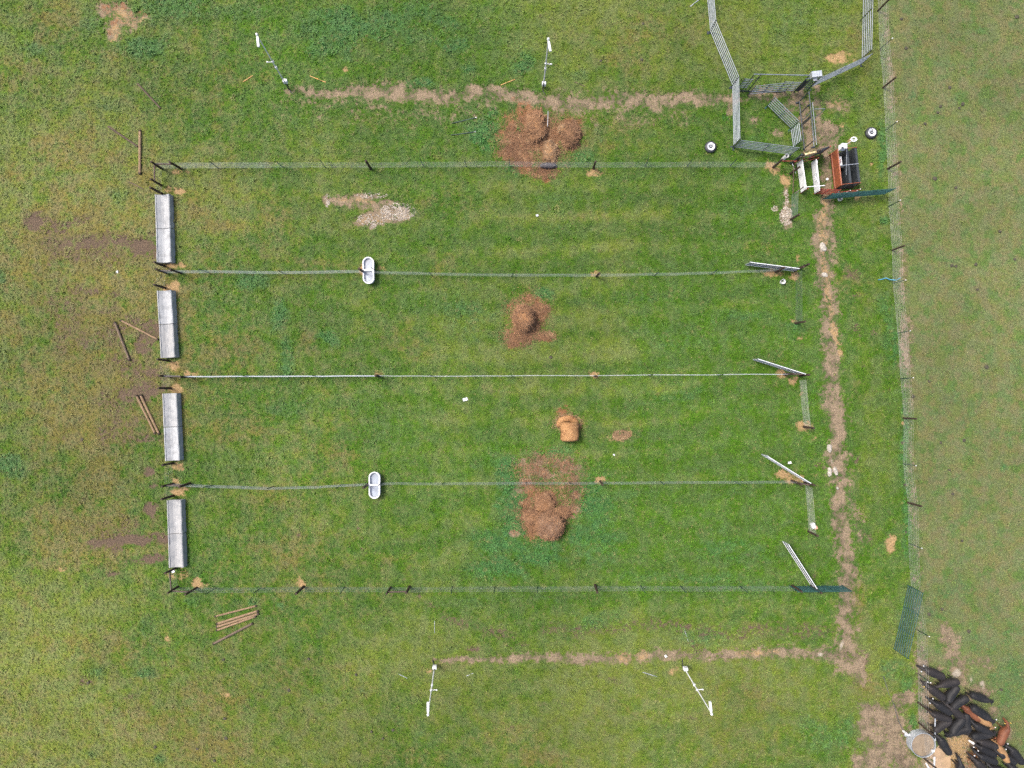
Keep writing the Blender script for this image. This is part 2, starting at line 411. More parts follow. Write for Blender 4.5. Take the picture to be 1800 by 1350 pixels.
# --- thick dark regrowth
for a in [(620, 50, 130, 36, .85), (580, 85, 60, 26, .8), (720, 25, 90, 26, .7), (300, 10, 90, 28, .8), (260, 75, 60, 26, .75), (420, 20, 70, 20, .7), (160, 45, 24, 22, .5), (740, 140, 22, 12, .8), (820, 125, 14, 10, .6),
          (800, 75, 24, 20, .5), (930, 105, 26, 18, .8), (850, 230, 26, 26, .95), (870, 200, 16, 10, .6), (1030, 270, 20, 16, .7), (900, 300, 26, 10, .5), (1060, 235, 20, 20, .4), (955, 512, 16, 12, .95), (1010, 130, 30, 14, .3),
          (890, 840, 26, 40, .9), (900, 900, 26, 40, .85), (890, 950, 50, 26, .75), (1040, 900, 34, 50, .8), (1060, 950, 60, 30, .6), (1110, 860, 60, 20, .5), (1040, 850, 26, 22, .7), (860, 800, 60, 20, .5), (960, 965, 60, 20, .7),
          (980, 790, 40, 10, .6), (1240, 960, 90, 12, .5), (1180, 1015, 140, 10, .6), (880, 1000, 50, 20, .6), (1060, 1080, 60, 22, .6), (1240, 1120, 70, 18, .6), (1360, 1130, 60, 12, .5), (490, 555, 14, 26, .8), (505, 640, 10, 40, .7),
          (580, 590, 16, 14, .7), (440, 490, 30, 14, .7), (370, 520, 60, 20, .4), (520, 720, 60, 20, .4), (840, 560, 60, 40, .3), (1240, 600, 120, 14, .4), (1200, 690, 120, 12, .4), (1300, 555, 90, 10, .4), (1150, 1310, 50, 20, .3),
          (1440, 1280, 50, 60, .55), (1490, 1270, 40, 40, .6), (1570, 1180, 40, 20, .75), (1590, 1200, 14, 30, .95), (1555, 385, 8, 9, 1.), (1553, 80, 6, 60, .5), (1552, 260, 8, 60, .85), (1560, 560, 18, 60, .7), (1574, 600, 6, 40, .8),
          (1590, 780, 7, 80, .75), (1596, 900, 8, 60, .8), (1590, 960, 8, 40, .7), (1580, 1090, 20, 60, .55), (1500, 880, 12, 40, .4), (1400, 580, 14, 30, .5), (1330, 245, 30, 10, .6), (1280, 205, 8, 12, .8), (1400, 245, 12, 10, .5),
          (20, 825, 30, 20, .7), (5, 480, 14, 20, .9), (10, 620, 20, 30, .5), (260, 1180, 20, 12, .7), (170, 1175, 26, 14, .6), (445, 1060, 12, 10, .9), (345, 1060, 22, 14, .7), (260, 1100, 14, 12, .5), (280, 1340, 14, 16, .7),
          (160, 1320, 16, 8, .5), (440, 1230, 14, 18, .6), (355, 1015, 12, 8, .6), (330, 990, 10, 6, .5), (155, 1035, 10, 10, .6), (245, 1035, 14, 8, .4), (495, 1066, 8, 8, .8), (640, 1210, 12, 8, .4), (740, 1290, 14, 8, .4),
          (170, 610, 26, 12, .5), (120, 690, 14, 14, .4), (380, 820, 90, 20, .25), (90, 540, 40, 20, .3), (60, 80, 30, 20, .5), (190, 190, 40, 14, .5), (210, 340, 24, 12, .5), (1410, 30, 50, 30, .5), (1370, 60, 40, 20, .4),
          (1660, 115, 26, 18, .6), (1610, 170, 16, 24, .6), (1640, 245, 26, 14, .55), (1700, 60, 40, 20, .35), (1740, 120, 40, 24, .4), (1690, 180, 26, 16, .5), (1750, 350, 14, 14, .6), (1600, 440, 22, 12, .6), (1760, 640, 26, 16, .4),
          (1680, 700, 40, 20, .5), (1790, 640, 16, 40, .6), (1650, 650, 26, 12, .4), (1763, 822, 8, 8, .95), (1670, 1030, 50, 22, .7), (1640, 1075, 50, 30, .5), (1740, 1090, 50, 22, .4), (1770, 1190, 40, 60, .75), (1720, 1130, 60, 18, .6),
          (1690, 790, 40, 16, .3), (1640, 870, 20, 12, .4), (1780, 1110, 30, 20, .5)]:
    blob('lush', *a)
# --- dry, thin or worn turf
for a in [(150, 480, 160, 170, .85), (190, 700, 120, 160, .75), (180, 950, 120, 60, .6), (120, 450, 130, 90, .7), (160, 560, 90, 60, .6), (80, 380, 60, 40, .5), (230, 620, 60, 60, .5), (200, 720, 90, 50, .5), (180, 820, 60, 60, .4), (130, 960, 90, 50, .55), (60, 1060, 40, 40, .5), (160, 1130, 100, 30, .45),
          (400, 1230, 90, 30, .5), (380, 1320, 80, 30, .45), (250, 1270, 90, 30, .4), (100, 30, 50, 40, .6), (40, 120, 40, 40, .5), (190, 100, 40, 20, .4), (205, 270, 18, 22, .6), (130, 260, 40, 30, .35), (450, 130, 40, 16, .35),
          (640, 1200, 80, 30, .4), (520, 1190, 60, 30, .4), (780, 1165, 60, 16, .45), (560, 1260, 90, 30, .3), (900, 1290, 70, 30, .35), (960, 1330, 60, 20, .4), (720, 1330, 80, 18, .3), (420, 620, 60, 30, .4), (540, 600, 26, 20, .55),
          (760, 350, 60, 20, .4), (830, 370, 50, 30, .35), (470, 380, 60, 40, .4), (360, 440, 20, 16, .5), (560, 470, 60, 20, .3), (720, 600, 70, 30, .3), (420, 760, 60, 30, .4), (600, 800, 60, 30, .3), (790, 480, 60, 30, .3),
          (880, 680, 60, 20, .35), (1120, 560, 60, 20, .3), (1230, 400, 80, 30, .35), (1140, 420, 60, 30, .3), (1040, 380, 60, 20, .3), (1330, 420, 40, 30, .35), (1200, 780, 60, 20, .25), (500, 960, 80, 30, .35), (700, 990, 60, 20, .35),
          (480, 880, 70, 20, .3), (1000, 60, 70, 30, .3), (1130, 60, 60, 40, .35), (1220, 60, 40, 40, .4), (1090, 110, 60, 16, .3), (1320, 100, 40, 20, .35), (1500, 60, 20, 30, .35), (1470, 180, 30, 14, .6), (1060, 240, 60, 26, .45),
          (1500, 500, 30, 40, .4), (1510, 690, 26, 30, .4), (1510, 850, 24, 40, .45), (1500, 1050, 20, 40, .5), (1530, 1200, 40, 20, .5), (1150, 480, 50, 10, .3), (1320, 1220, 60, 20, .3), (1060, 1250, 60, 20, .25)]:
    blob('dry', *a)
# --- grazed pasture right of the boundary fence
fx = np.interp(PY, [-400, 0, 170, 330, 480, 620, 760, 900, 1030, 1200, 1350, 1800], [1525, 1548, 1560, 1570, 1580, 1590, 1600, 1607, 1614, 1624, 1640, 1680])
M['past'] = sstep(-6, 14, PX - fx + WX * 14)
M['lush'] *= (1 - .35 * M['past'])
# broad drifts of tone, mowing bands across the right-hand pens
inpen = sstep(290, 420, PX) * (.35 + .65 * sstep(600, 1100, PX)) * (1 - sstep(1430, 1500, PX)) * sstep(280, 360, PY) * (1 - sstep(1045, 1110, PY))
yy = PY + (PX - 900) * .035 + (fbm(GX, GY, .12, 55, 3) - .5) * 40
band = .5 + .5 * (np.sin(yy / 58.0 * 2 * math.pi) * .75 + np.sin(yy / 27.0 * 2 * math.pi + 1.3) * .25) * inpen * (.5 + fbm(GX, GY, .1, 66, 2))
M['lush'] = np.clip(M['lush'] + (fbm(GX, GY, .16, 21, 4) - .56) * .9 * (1 - M['past']) + (band - .5) * .26 * (1 - M['past']), 0, 1)
M['dry'] = np.clip(M['dry'] + (fbm(GX, GY, .13, 61, 5) - .5) * .8 - (band - .5) * .2, 0, 1)
YEL = .30 + .48 * (1 - sstep(120, 420, PX + WX * 80)) + .27 * sstep(1030, 1180, PY + WY * 60) * (1 - sstep(1500, 1600, PX))
YEL += .28 * (1 - sstep(90, 190, PY)) * sstep(640, 900, PX) + .26 * sstep(1480, 1530, PX) * (1 - M['past']) - .15 * sstep(900, 1150, PX) * sstep(300, 380, PY) * (1 - sstep(1030, 1090, PY)) * (1 - sstep(1440, 1480, PX))
YEL += (fbm(GX, GY, .09, 101, 4) - .5) * 1.1 + (fbm(GX, GY, .33, 121, 3) - .5) * .6
YEL = np.clip(YEL - (band - .5) * .40, 0, 1)
VAL = .5 + (fbm(GX, GY, .11, 141, 4) - .5) * .9 + (fbm(GX, GY, .45, 161, 3) - .5) * .35 - (band - .5) * .30 + .12 * (1 - sstep(100, 400, PX)) - .02 * sstep(1050, 1150, PY)
VAL = np.clip(VAL, 0, 1)
M['yel'], M['val'], M['zero'] = YEL, VAL, np.zeros_like(YEL)
_nz = (fbm(GX, GY, 1.6, 71, 4) - .5) * 1.1
M['dry'] = np.clip(M['dry'] + .18 * (1 - sstep(200, 900, PX)) + .12 * sstep(1080, 1250, PY) - .14 * sstep(900, 1100, PX) * (1 - sstep(1440, 1500, PX)) * sstep(300, 420, PY) * (1 - sstep(1040, 1100, PY)), 0, 1)
BARE = np.clip(np.maximum.reduce([sstep(.3, .7, M['soil']), sstep(.3, .7, M['hay']), sstep(.3, .7, M['clay']), sstep(.35, .8, M['mud']), sstep(.3, .7, M['pale'])]), 0, 1)

GZ = (fbm(GX, GY, .08, 5, 3) - .5) * .10 + (fbm(GX, GY, .9, 15, 3) - .5) * .035 - BARE * .03
GZ += np.where(M['hay'] > .3, (M['hay'] - .3) * .10 * fbm(GX, GY, 1.1, 33, 3), 0)
far = (np.abs(GX) > 46) | (np.abs(GY) > 36)
GZ[far] = 0
ny, nx = GX.shape
def gz(x, y):
    j = int(np.clip(np.searchsorted(xs, x), 0, nx - 1)); i = int(np.clip(np.searchsorted(ys, y), 0, ny - 1))
    return float(GZ[i, j])

gme = bpy.data.meshes.new("ground")
co = np.stack([GX, GY, GZ], -1).reshape(-1, 3).astype(np.float32)
idx = np.arange(ny * nx).reshape(ny, nx)
quads = np.stack([idx[:-1, :-1], idx[:-1, 1:], idx[1:, 1:], idx[1:, :-1]], -1).reshape(-1, 4)
gme.vertices.add(len(co)); gme.vertices.foreach_set('co', co.ravel())
gme.loops.add(quads.size); gme.loops.foreach_set('vertex_index', quads.ravel().astype(np.int32))
gme.polygons.add(len(quads)); gme.polygons.foreach_set('loop_start', (np.arange(len(quads)) * 4).astype(np.int32))
gme.polygons.foreach_set('use_smooth', np.ones(len(quads), bool))
gme.update()
def rgba(keys):
    return np.stack([M[k] for k in keys], -1).reshape(-1, 4).astype(np.float32)
KA, KB, KC = ('soil', 'hay', 'clay', 'mud'), ('pale', 'lush', 'dry', 'past'), ('yel', 'val', 'zero', 'zero')
for nm, keys in (('cover_a', KA), ('cover_b', KB), ('cover_c', KC)):
    at = gme.attributes.new(nm, 'FLOAT_COLOR', 'POINT')
    at.data.foreach_set('color', rgba(keys).ravel())
ground = place('ground', gme)
tag(ground, kind='structure')

# ---------------------------------------------------------------- turf colour, shared by soil surface and grass
tg = bpy.data.node_groups.new('turf_colour', 'ShaderNodeTree')
for nm in ('A', 'B', 'C'):
    tg.interface.new_socket(nm, in_out='INPUT', socket_type='NodeSocketColor')
tg.interface.new_socket('HayA', in_out='INPUT', socket_type='NodeSocketFloat')
tg.interface.new_socket('PaleA', in_out='INPUT', socket_type='NodeSocketFloat')
tg.interface.new_socket('Grass', in_out='OUTPUT', socket_type='NodeSocketColor')
tg.interface.new_socket('Surface', in_out='OUTPUT', socket_type='NodeSocketColor')
tg.interface.new_socket('Height', in_out='OUTPUT', socket_type='NodeSocketFloat')
g = NT(tg)
g.flat = True   # the turf varies over the ground plane only
gi = g.n('NodeGroupInput'); go = g.n('NodeGroupOutput')
pos = g.n('ShaderNodeNewGeometry').outputs['Position']
flat = g.n('ShaderNodeVectorMath', operation='MULTIPLY'); g.l(pos, flat.inputs[0]); flat.inputs[1].default_value = (1, 1, .2)
pos = flat.outputs[0]
sa = g.n('ShaderNodeSeparateColor'); g.l(gi.outputs['A'], sa.inputs[0])
sb = g.n('ShaderNodeSeparateColor'); g.l(gi.outputs['B'], sb.inputs[0])
sc_ = g.n('ShaderNodeSeparateColor'); g.l(gi.outputs['C'], sc_.inputs[0])
yel, val = sc_.outputs[0], sc_.outputs[1]
soil, hay, clay, mud = sa.outputs[0], sa.outputs[1], sa.outputs[2], gi.outputs['HayA']
pale, lush, dry, past = sb.outputs[0], sb.outputs[1], sb.outputs[2], gi.outputs['PaleA']
def ctr(v, k=2.4):
    return g.math('ADD', g.math('MULTIPLY', g.math('SUBTRACT', v, .5), k), .5)
n_big = g.noise(pos, .22, 3, .6)
n_mid = g.noise(pos, 1.1, 3, .6, off=3.0)
n_sml = g.noise(pos, 3.4, 3, .65, off=11.0)
n_fin = g.noise(pos, 9.0, 2, .7, off=17.0)
n_grn = g.noise(pos, 17.0, 2, .7, off=23.0)
k_mid, k_sml, k_fin = ctr(n_mid), ctr(n_sml), ctr(n_fin)
def thr(mask, amp1=.55, amp2=.45, lo=.24, hi=.86, nz=None):
    a = g.math('MULTIPLY', g.math('ADD', g.math('SUBTRACT', k_sml, .5), g.math('SUBTRACT', k_mid, .5)), amp1 * 1.25)
    b = g.math('MULTIPLY', g.math('SUBTRACT', k_fin, .5), amp2 * 1.1)
    # noise matters only where the mask itself is present
    gate = g.math('MULTIPLY', mask, 2.5, True)
    return g.smooth(g.math('ADD', mask, g.math('MULTIPLY', g.math('ADD', a, b), gate)), lo, hi)
ealb = lambda r, g_, b_: alb(r, g_, b_, 2.75)
C = dict(green=alb(99, 140, 56), olive=alb(141, 157, 79), deep=alb(80, 127, 41), lush=alb(70, 136, 78), dry=alb(156, 138, 88), past=alb(138, 152, 98), pastb=alb(154, 149, 106), pastg=alb(118, 148, 86))
gr = g.mix(g.smooth(g.math('ADD', g.math('MULTIPLY', n_mid, .6), g.math('MULTIPLY', n_sml, .4)), .34, .66), C['deep'], C['green'])
gr = g.mix(g.smooth(g.math('ADD', yel, g.math('MULTIPLY', g.math('SUBTRACT', k_mid, .5), .35)), .1, .95), gr, C['olive'])
dryf = g.smooth(g.math('ADD', g.math('MULTIPLY', dry, .62), g.math('MULTIPLY', g.math('ADD', g.math('SUBTRACT', k_sml, .5), g.math('SUBTRACT', k_mid, .5)), .42)), .10, .62)
gr = g.mix(g.math('MULTIPLY', dryf, .8), gr, C['dry'])
pa = g.mix(g.smooth(n_mid, .4, .62), C['past'], C['pastb'])
pa = g.mix(g.smooth(g.noise(pos, .8, 3, .65, off=31.0), .5, .66), pa, C['pastg'])
gr = g.mix(g.math('MULTIPLY', past, .92), gr, pa)
gr = g.mix(g.math('MULTIPLY', g.smooth(g.math('ADD', g.math('MULTIPLY', k_sml, .7), g.math('MULTIPLY', k_fin, .3)), .62, 1.05), .34), gr, alb(150, 138, 94))
vmul = g.math('MULTIPLY', g.maprange(n_sml, .36, .64, .90, 1.10), g.maprange(val, 0, 1, .74, 1.28))
hv = g.n('ShaderNodeHueSaturation'); g.l(gr, hv.inputs['Color']); g.l(vmul, hv.inputs['Value'])
g.l(g.maprange(g.noise(pos, .9, 3, .6, off=47.0), .38, .62, .90, 1.12), hv.inputs['Saturation'])
gr = hv.outputs[0]
lf = g.smooth(g.math('ADD', lush, g.math('MULTIPLY', g.math('ADD', g.math('SUBTRACT', k_sml, .5), g.math('SUBTRACT', k_mid, .5)), .46)), .05, .85)
gr = g.mix(g.math('MULTIPLY', lf, .74), gr, C['lush'])
g.l(gr, go.inputs['Grass'])
gsp = g.math('ADD', g.math('MULTIPLY', n_grn, .6), g.math('MULTIPLY', n_fin, .6))
def vary(c1, c2, lo=.42, hi=.62, nz=None):
    return g.mix(g.smooth(nz or n_fin, lo, hi), c1, c2)
thatch = g.mix(.45, gr, alb(96, 88, 58))
surf = g.mix(g.smooth(gsp, .42, .8), g.mix(.5, thatch, alb(70, 82, 42)), gr)
surf = g.mix(thr(mud, .4, .4, .12, .74), surf, vary(ealb(142, 122, 104), ealb(116, 98, 82)))
surf = g.mix(thr(soil, .5, .45), surf, g.mix(g.smooth(n_mid, .38, .62), vary(ealb(162, 145, 122), ealb(132, 116, 97)), vary(ealb(196, 174, 146), ealb(163, 143, 118))))
surf = g.mix(thr(hay, .4, .5), surf, g.mix(g.smooth(n_sml, .4, .62), vary(ealb(176, 122, 84), ealb(122, 82, 56), nz=n_grn), vary(ealb(196, 144, 104), ealb(150, 104, 72), nz=n_grn)))
surf = g.mix(thr(clay, .4, .4), surf, vary(ealb(226, 192, 142), ealb(196, 162, 114)))
surf = g.mix(thr(pale, .35, .4), surf, vary(ealb(228, 218, 200), ealb(200, 184, 162)))
g.l(surf, go.inputs['Surface'])
g.l(gsp, go.inputs['Height'])

def turf_material(name, source):
    m, nt, b = material(name)
    a = nt.n('ShaderNodeAttribute', attribute_type=source, attribute_name='cover_a')
    bb = nt.n('ShaderNodeAttribute', attribute_type=source, attribute_name='cover_b')
    gn = nt.n('ShaderNodeGroup', node_tree=tg)
    cc = nt.n('ShaderNodeAttribute', attribute_type=source, attribute_name='cover_c'); nt.l(cc.outputs['Color'], gn.inputs['C'])
    nt.l(a.outputs['Color'], gn.inputs['A']); nt.l(bb.outputs['Color'], gn.inputs['B'])
    nt.l(a.outputs['Alpha'], gn.inputs['HayA']); nt.l(bb.outputs['Alpha'], gn.inputs['PaleA'])
    b.inputs['Roughness'].default_value = .9
    b.inputs['Specular IOR Level'].default_value = .15
    return m, nt, b, gn
m_ground, nt, b, gn = turf_material('earth_and_turf', 'GEOMETRY')
nt.l(gn.outputs['Surface'], b.inputs['Base Color'])
bp = nt.n('ShaderNodeBump'); bp.inputs['Strength'].default_value = .8; bp.inputs['Distance'].default_value = .06
nt.l(gn.outputs['Height'], bp.inputs['Height']); nt.l(bp.outputs[0], b.inputs['Normal'])
gme.materials.append(m_ground)

m_grass, nt, b, gn = turf_material('grass_blades', 'INSTANCER')
oi = nt.n('ShaderNodeObjectInfo')
r1 = oi.outputs['Random']
r2 = nt.math('FRACT', nt.math('MULTIPLY', r1, 47.3))
c = nt.mix(nt.maprange(r2, 0, 1, 0, .3), gn.outputs['Grass'], alb(130, 164, 64))
c = nt.mix(nt.math('MULTIPLY', nt.smooth(r2, .9, .97), .55), c, alb(160, 150, 100))
hsv = nt.n('ShaderNodeHueSaturation')
nt.l(c, hsv.inputs['Color'])
nt.l(nt.maprange(r1, 0, 1, .90, 1.30), hsv.inputs['Value'])
nt.l(hsv.outputs[0], b.inputs['Base Color'])
b.inputs['Roughness'].default_value = .6
b.inputs['Specular IOR Level'].default_value = .25

# ---------------------------------------------------------------- grass: tufts on points spread over the turf
def tuft(name, nb, spread, hgt, seed):
    r = random.Random(seed)
    mb = MB()
    for i in range(nb):
        a = r.uniform(0, 2 * math.pi); d = r.uniform(0, spread * .4)
        lean = r.uniform(.35, 1.0) * spread
        x0, y0 = math.cos(a) * d, math.sin(a) * d
        a2 = a + r.uniform(-.6, .6)
        h = hgt * r.uniform(.6, 1.1)
        w = r.uniform(.006, .011)
        tx, ty = -math.sin(a2) * w, math.cos(a2) * w
        p1 = (x0 + math.cos(a2) * lean * .4, y0 + math.sin(a2) * lean * .4, h * .75)
        p2 = (x0 + math.cos(a2) * lean, y0 + math.sin(a2) * lean, h * r.uniform(.55, 1.0))
        mb.add([(x0 - tx, y0 - ty, -.01), (x0 + tx, y0 + ty, -.01), (p1[0] + tx, p1[1] + ty, p1[2]), (p1[0] - tx, p1[1] - ty, p1[2]), p2],
               [(0, 1, 2, 3), (3, 2, 4)])
    me = bpy.data.meshes.new(name)
    me.from_pydata(mb.v, [], mb.f)
    me.materials.append(m_grass)
    return bpy.data.objects.new(name, me)

tcol = bpy.data.collections.new('grass_tufts')
for i, a in enumerate([(15, .085, .075), (18, .10, .06), (12, .075, .10), (20, .11, .05)]):
    tcol.objects.link(tuft('grass_tuft', *a, seed=i + 3))

NP_ = 270000
tx = rng.uniform(-40.5, 40.5, NP_); ty = rng.uniform(-31, 31, NP_)
jj = np.clip(np.searchsorted(xs, tx), 0, nx - 1); ii = np.clip(np.searchsorted(ys, ty), 0, ny - 1)
dens = (1 - sstep(.30, .75, (BARE + _nz * np.minimum(1, BARE * 2.5))[ii, jj])) * (1 - .35 * M['past'][ii, jj]) * (1 - .25 * M['dry'][ii, jj])
dens *= .55 + .75 * fbm(tx, ty, 1.3, 91, 3)
keep = rng.random(NP_) < np.clip(dens, .012, 1)
tx, ty, ii, jj = tx[keep], ty[keep], ii[keep], jj[keep]
tm = bpy.data.meshes.new('grass')
tm.vertices.add(len(tx))
tm.vertices.foreach_set('co', np.stack([tx, ty, GZ[ii, jj]], -1).astype(np.float32).ravel())
for nm, keys in (('cover_a', KA), ('cover_b', KB), ('cover_c', KC)):
    at = tm.attributes.new(nm, 'FLOAT_COLOR', 'POINT')
    at.data.foreach_set('color', np.stack([M[k][ii, jj] for k in keys], -1).astype(np.float32).ravel())
at = tm.attributes.new('size', 'FLOAT', 'POINT')
at.data.foreach_set('value', (rng.uniform(.65, 1.25, len(tx)) * np.where(rng.random(len(tx)) < .02, 1.8, 1.0) * (1 + .75 * M['lush'][ii, jj]) * (1 - .35 * M['past'][ii, jj])).astype(np.float32))
at = tm.attributes.new('turn', 'FLOAT', 'POINT')
at.data.foreach_set('value', rng.uniform(0, 6.28, len(tx)).astype(np.float32))
grass = place('grass', tm)
tag(grass, 'short green pasture grass covering the pens and the fields around them', 'grass', kind='stuff')
ng = bpy.data.node_groups.new('spread_tufts', 'GeometryNodeTree')
ng.interface.new_socket('Geometry', in_out='INPUT', socket_type='NodeSocketGeometry')
ng.interface.new_socket('Geometry', in_out='OUTPUT', socket_type='NodeSocketGeometry')
q = NT(ng)
gi = q.n('NodeGroupInput'); go = q.n('NodeGroupOutput')
ci = q.n('GeometryNodeCollectionInfo'); ci.inputs['Collection'].default_value = tcol
ci.inputs['Separate Children'].default_value = True
ci.inputs['Reset Children'].default_value = True
iop = q.n('GeometryNodeInstanceOnPoints')
q.l(gi.outputs[0], iop.inputs['Points']); q.l(ci.outputs[0], iop.inputs['Instance'])
iop.inputs['Pick Instance'].default_value = True
a1 = q.n('GeometryNodeInputNamedAttribute', data_type='FLOAT'); a1.inputs['Name'].default_value = 'size'
a2 = q.n('GeometryNodeInputNamedAttribute', data_type='FLOAT'); a2.inputs['Name'].default_value = 'turn'
cx = q.n('ShaderNodeCombineXYZ'); q.l(a2.outputs['Attribute'], cx.inputs['Z'])
er = q.n('FunctionNodeEulerToRotation'); q.l(cx.outputs[0], er.inputs[0])
q.l(er.outputs[0], iop.inputs['Rotation']); q.l(a1.outputs['Attribute'], iop.inputs['Scale'])
q.l(iop.outputs[0], go.inputs[0])
md = grass.modifiers.new('tufts', 'NODES'); md.node_group = ng
# ---------------------------------------------------------------- materials for things
m_post = simple('dark_creosote_wood', (.018, .012, .009), (.045, .028, .018), .8, scale=5, stretch=(4, 4, .8))
m_brace = simple('brown_wood_rail', (.045, .03, .024), (.085, .06, .05), .8, scale=5, stretch=(.8, 4, 4))
m_log = simple('peeled_log', (.15, .098, .055), (.23, .155, .09), .8, scale=4, c3=(.05, .03, .02), stretch=(.7, 5, 5))
m_logend = simple('charred_log_end', (.02, .016, .013), (.05, .035, .025), .9)
m_oldlog = simple('weathered_log', (.075, .055, .04), (.13, .095, .065), .85, scale=4, c3=(.03, .022, .017), stretch=(.7, 5, 5))
m_tpost = simple('green_steel_post', (.012, .035, .028), (.02, .05, .042), .55, scale=4)
m_white = simple('white_paint', (.64, .65, .67), (.52, .53, .55), .5, scale=3)
m_wire = simple('galvanised_wire', (.30, .33, .33), (.40, .43, .43), .5, metal=.35, scale=2)
m_wired = simple('weathered_wire', (.24, .25, .25), (.36, .36, .35), .6, metal=.3, scale=2)
m_galv = simple('galvanised_steel', (.34, .37, .40), (.46, .49, .52), .42, metal=.55, scale=5)
m_galvl = simple('bright_galvanised_rail', (.62, .64, .66), (.72, .74, .76), .4, metal=.3, scale=5)
m_sheet = simple('grey_sheet', (.075, .08, .088), (.12, .125, .135), .5, metal=.3, scale=3)
m_panel = simple('grey_painted_tube', (.13, .155, .18), (.19, .215, .24), .45, metal=.25, scale=4)
m_paneld = simple('dark_panel_upright', (.025, .032, .042), (.04, .05, .06), .5, metal=.2, scale=4)
m_green = simple('dark_green_gate_paint', (.01, .045, .042), (.018, .062, .058), .45, scale=5)
m_red = simple('worn_red_paint', (.22, .035, .022), (.13, .028, .022), .55, scale=6, c3=(.08, .035, .028))
m_orange = simple('orange_steel_paint', (.24, .072, .03), (.17, .05, .024), .5, scale=3, c3=(.12, .045, .03))
m_black = simple('black_rubber', (.018, .021, .025), (.03, .034, .038), .55, scale=5)
m_blackp = simple('faded_black_panel', (.02, .025, .03), (.032, .038, .043), .5, scale=3)
m_tan = simple('tan_headgate_paint', (.42, .31, .15), (.50, .42, .26), .5, scale=4, c3=(.25, .16, .07))

# concrete feed troughs: pale, stained differently on every casting
m_conc, nt, b = material('trough_concrete')
tc = nt.n('ShaderNodeTexCoord'); oi = nt.n('ShaderNodeObjectInfo')
av = nt.n('ShaderNodeVectorMath', operation='MULTIPLY_ADD')
nt.l(oi.outputs['Random'], av.inputs[0]); av.inputs[1].default_value = (37, 53, 71); nt.l(tc.outputs['Object'], av.inputs[2])
col = nt.mix(oi.outputs['Random'], (.225, .22, .212), (.285, .298, .31))
col = nt.mix(nt.smooth(nt.noise(av.outputs[0], 2.2, 5, .65), .42, .68), col, (.19, .198, .205))
mp = nt.n('ShaderNodeMapping'); mp.inputs['Scale'].default_value = (9, .8, 4); nt.l(av.outputs[0], mp.inputs['Vector'])
col = nt.mix(nt.math('MULTIPLY', nt.smooth(nt.noise(mp.outputs[0], 1.6, 4, .6), .52, .7), .5), col, (.34, .35, .36))
nt.l(col, b.inputs['Base Color']); b.inputs['Roughness'].default_value = .8
bp = nt.n('ShaderNodeBump'); bp.inputs['Strength'].default_value = .3; bp.inputs['Distance'].default_value = .02
nt.l(nt.noise(av.outputs[0], 25, 3, .6), bp.inputs['Height']); nt.l(bp.outputs[0], b.inputs['Normal'])

def water_mat(name, c, rough=.08):
    m, nt, b = material(name)
    tc = nt.n('ShaderNodeTexCoord')
    nt.l(nt.mix(nt.smooth(nt.noise(tc.outputs['Object'], 1.8, 4, .6), .4, .65), c, tuple(x * .75 for x in c)), b.inputs['Base Color'])
    b.inputs['Roughness'].default_value = rough
    b.inputs['Specular IOR Level'].default_value = .5
    bp = nt.n('ShaderNodeBump'); bp.inputs['Strength'].default_value = .06; bp.inputs['Distance'].default_value = .02
    nt.l(nt.noise(tc.outputs['Object'], 9, 3, .6), bp.inputs['Height']); nt.l(bp.outputs[0], b.inputs['Normal'])
    return m
m_clearw = water_mat('clear_trough_water', (.30, .34, .40))
m_muddyw = water_mat('muddy_water', (.20, .155, .105))
m_puddle = water_mat('tan_mud_water', (.34, .24, .15), .25)

# hay: fibrous browns
def hay_mat(name, cs, sc=9.0):
    m, nt, b = material(name)
    tc = nt.n('ShaderNodeTexCoord')
    mp = nt.n('ShaderNodeMapping'); mp.inputs['Scale'].default_value = (1, 1, .35); nt.l(tc.outputs['Object'], mp.inputs['Vector'])
    v = mp.outputs[0]
    c = nt.mix(nt.smooth(nt.noise(v, sc, 5, .75), .38, .62), cs[0], cs[1])
    c = nt.mix(nt.smooth(nt.noise(v, 1.7, 4, .6, off=5), .45, .68), c, cs[2])
    c = nt.mix(nt.smooth(nt.noise(v, sc * 3, 3, .8, off=8), .56, .7), c, cs[3])
    nt.l(c, b.inputs['Base Color']); b.inputs['Roughness'].default_value = .95; b.inputs['Specular IOR Level'].default_value = .1
    bp = nt.n('ShaderNodeBump'); bp.inputs['Strength'].default_value = 1; bp.inputs['Distance'].default_value = .06
    nt.l(nt.noise(v, sc * 2, 4, .8), bp.inputs['Height']); nt.l(bp.outputs[0], b.inputs['Normal'])
    return m
m_hay = hay_mat('weathered_hay', [(.14, .072, .036), (.21, .118, .062), (.085, .048, .028), (.28, .175, .10)])
m_hayfresh = hay_mat('fresh_hay', [(.26, .135, .058), (.33, .19, .09), (.16, .078, .036), (.42, .28, .15)])
m_haygrey = hay_mat('grey_top_hay', [(.13, .072, .042), (.17, .11, .075), (.06, .034, .021), (.22, .15, .10)])
m_straw = simple('loose_straw', (.24, .15, .085), (.15, .09, .05), .9, scale=2, c3=(.34, .24, .14))
m_stone = simple('pale_stone', (.42, .38, .33), (.28, .24, .20), .85, scale=6)

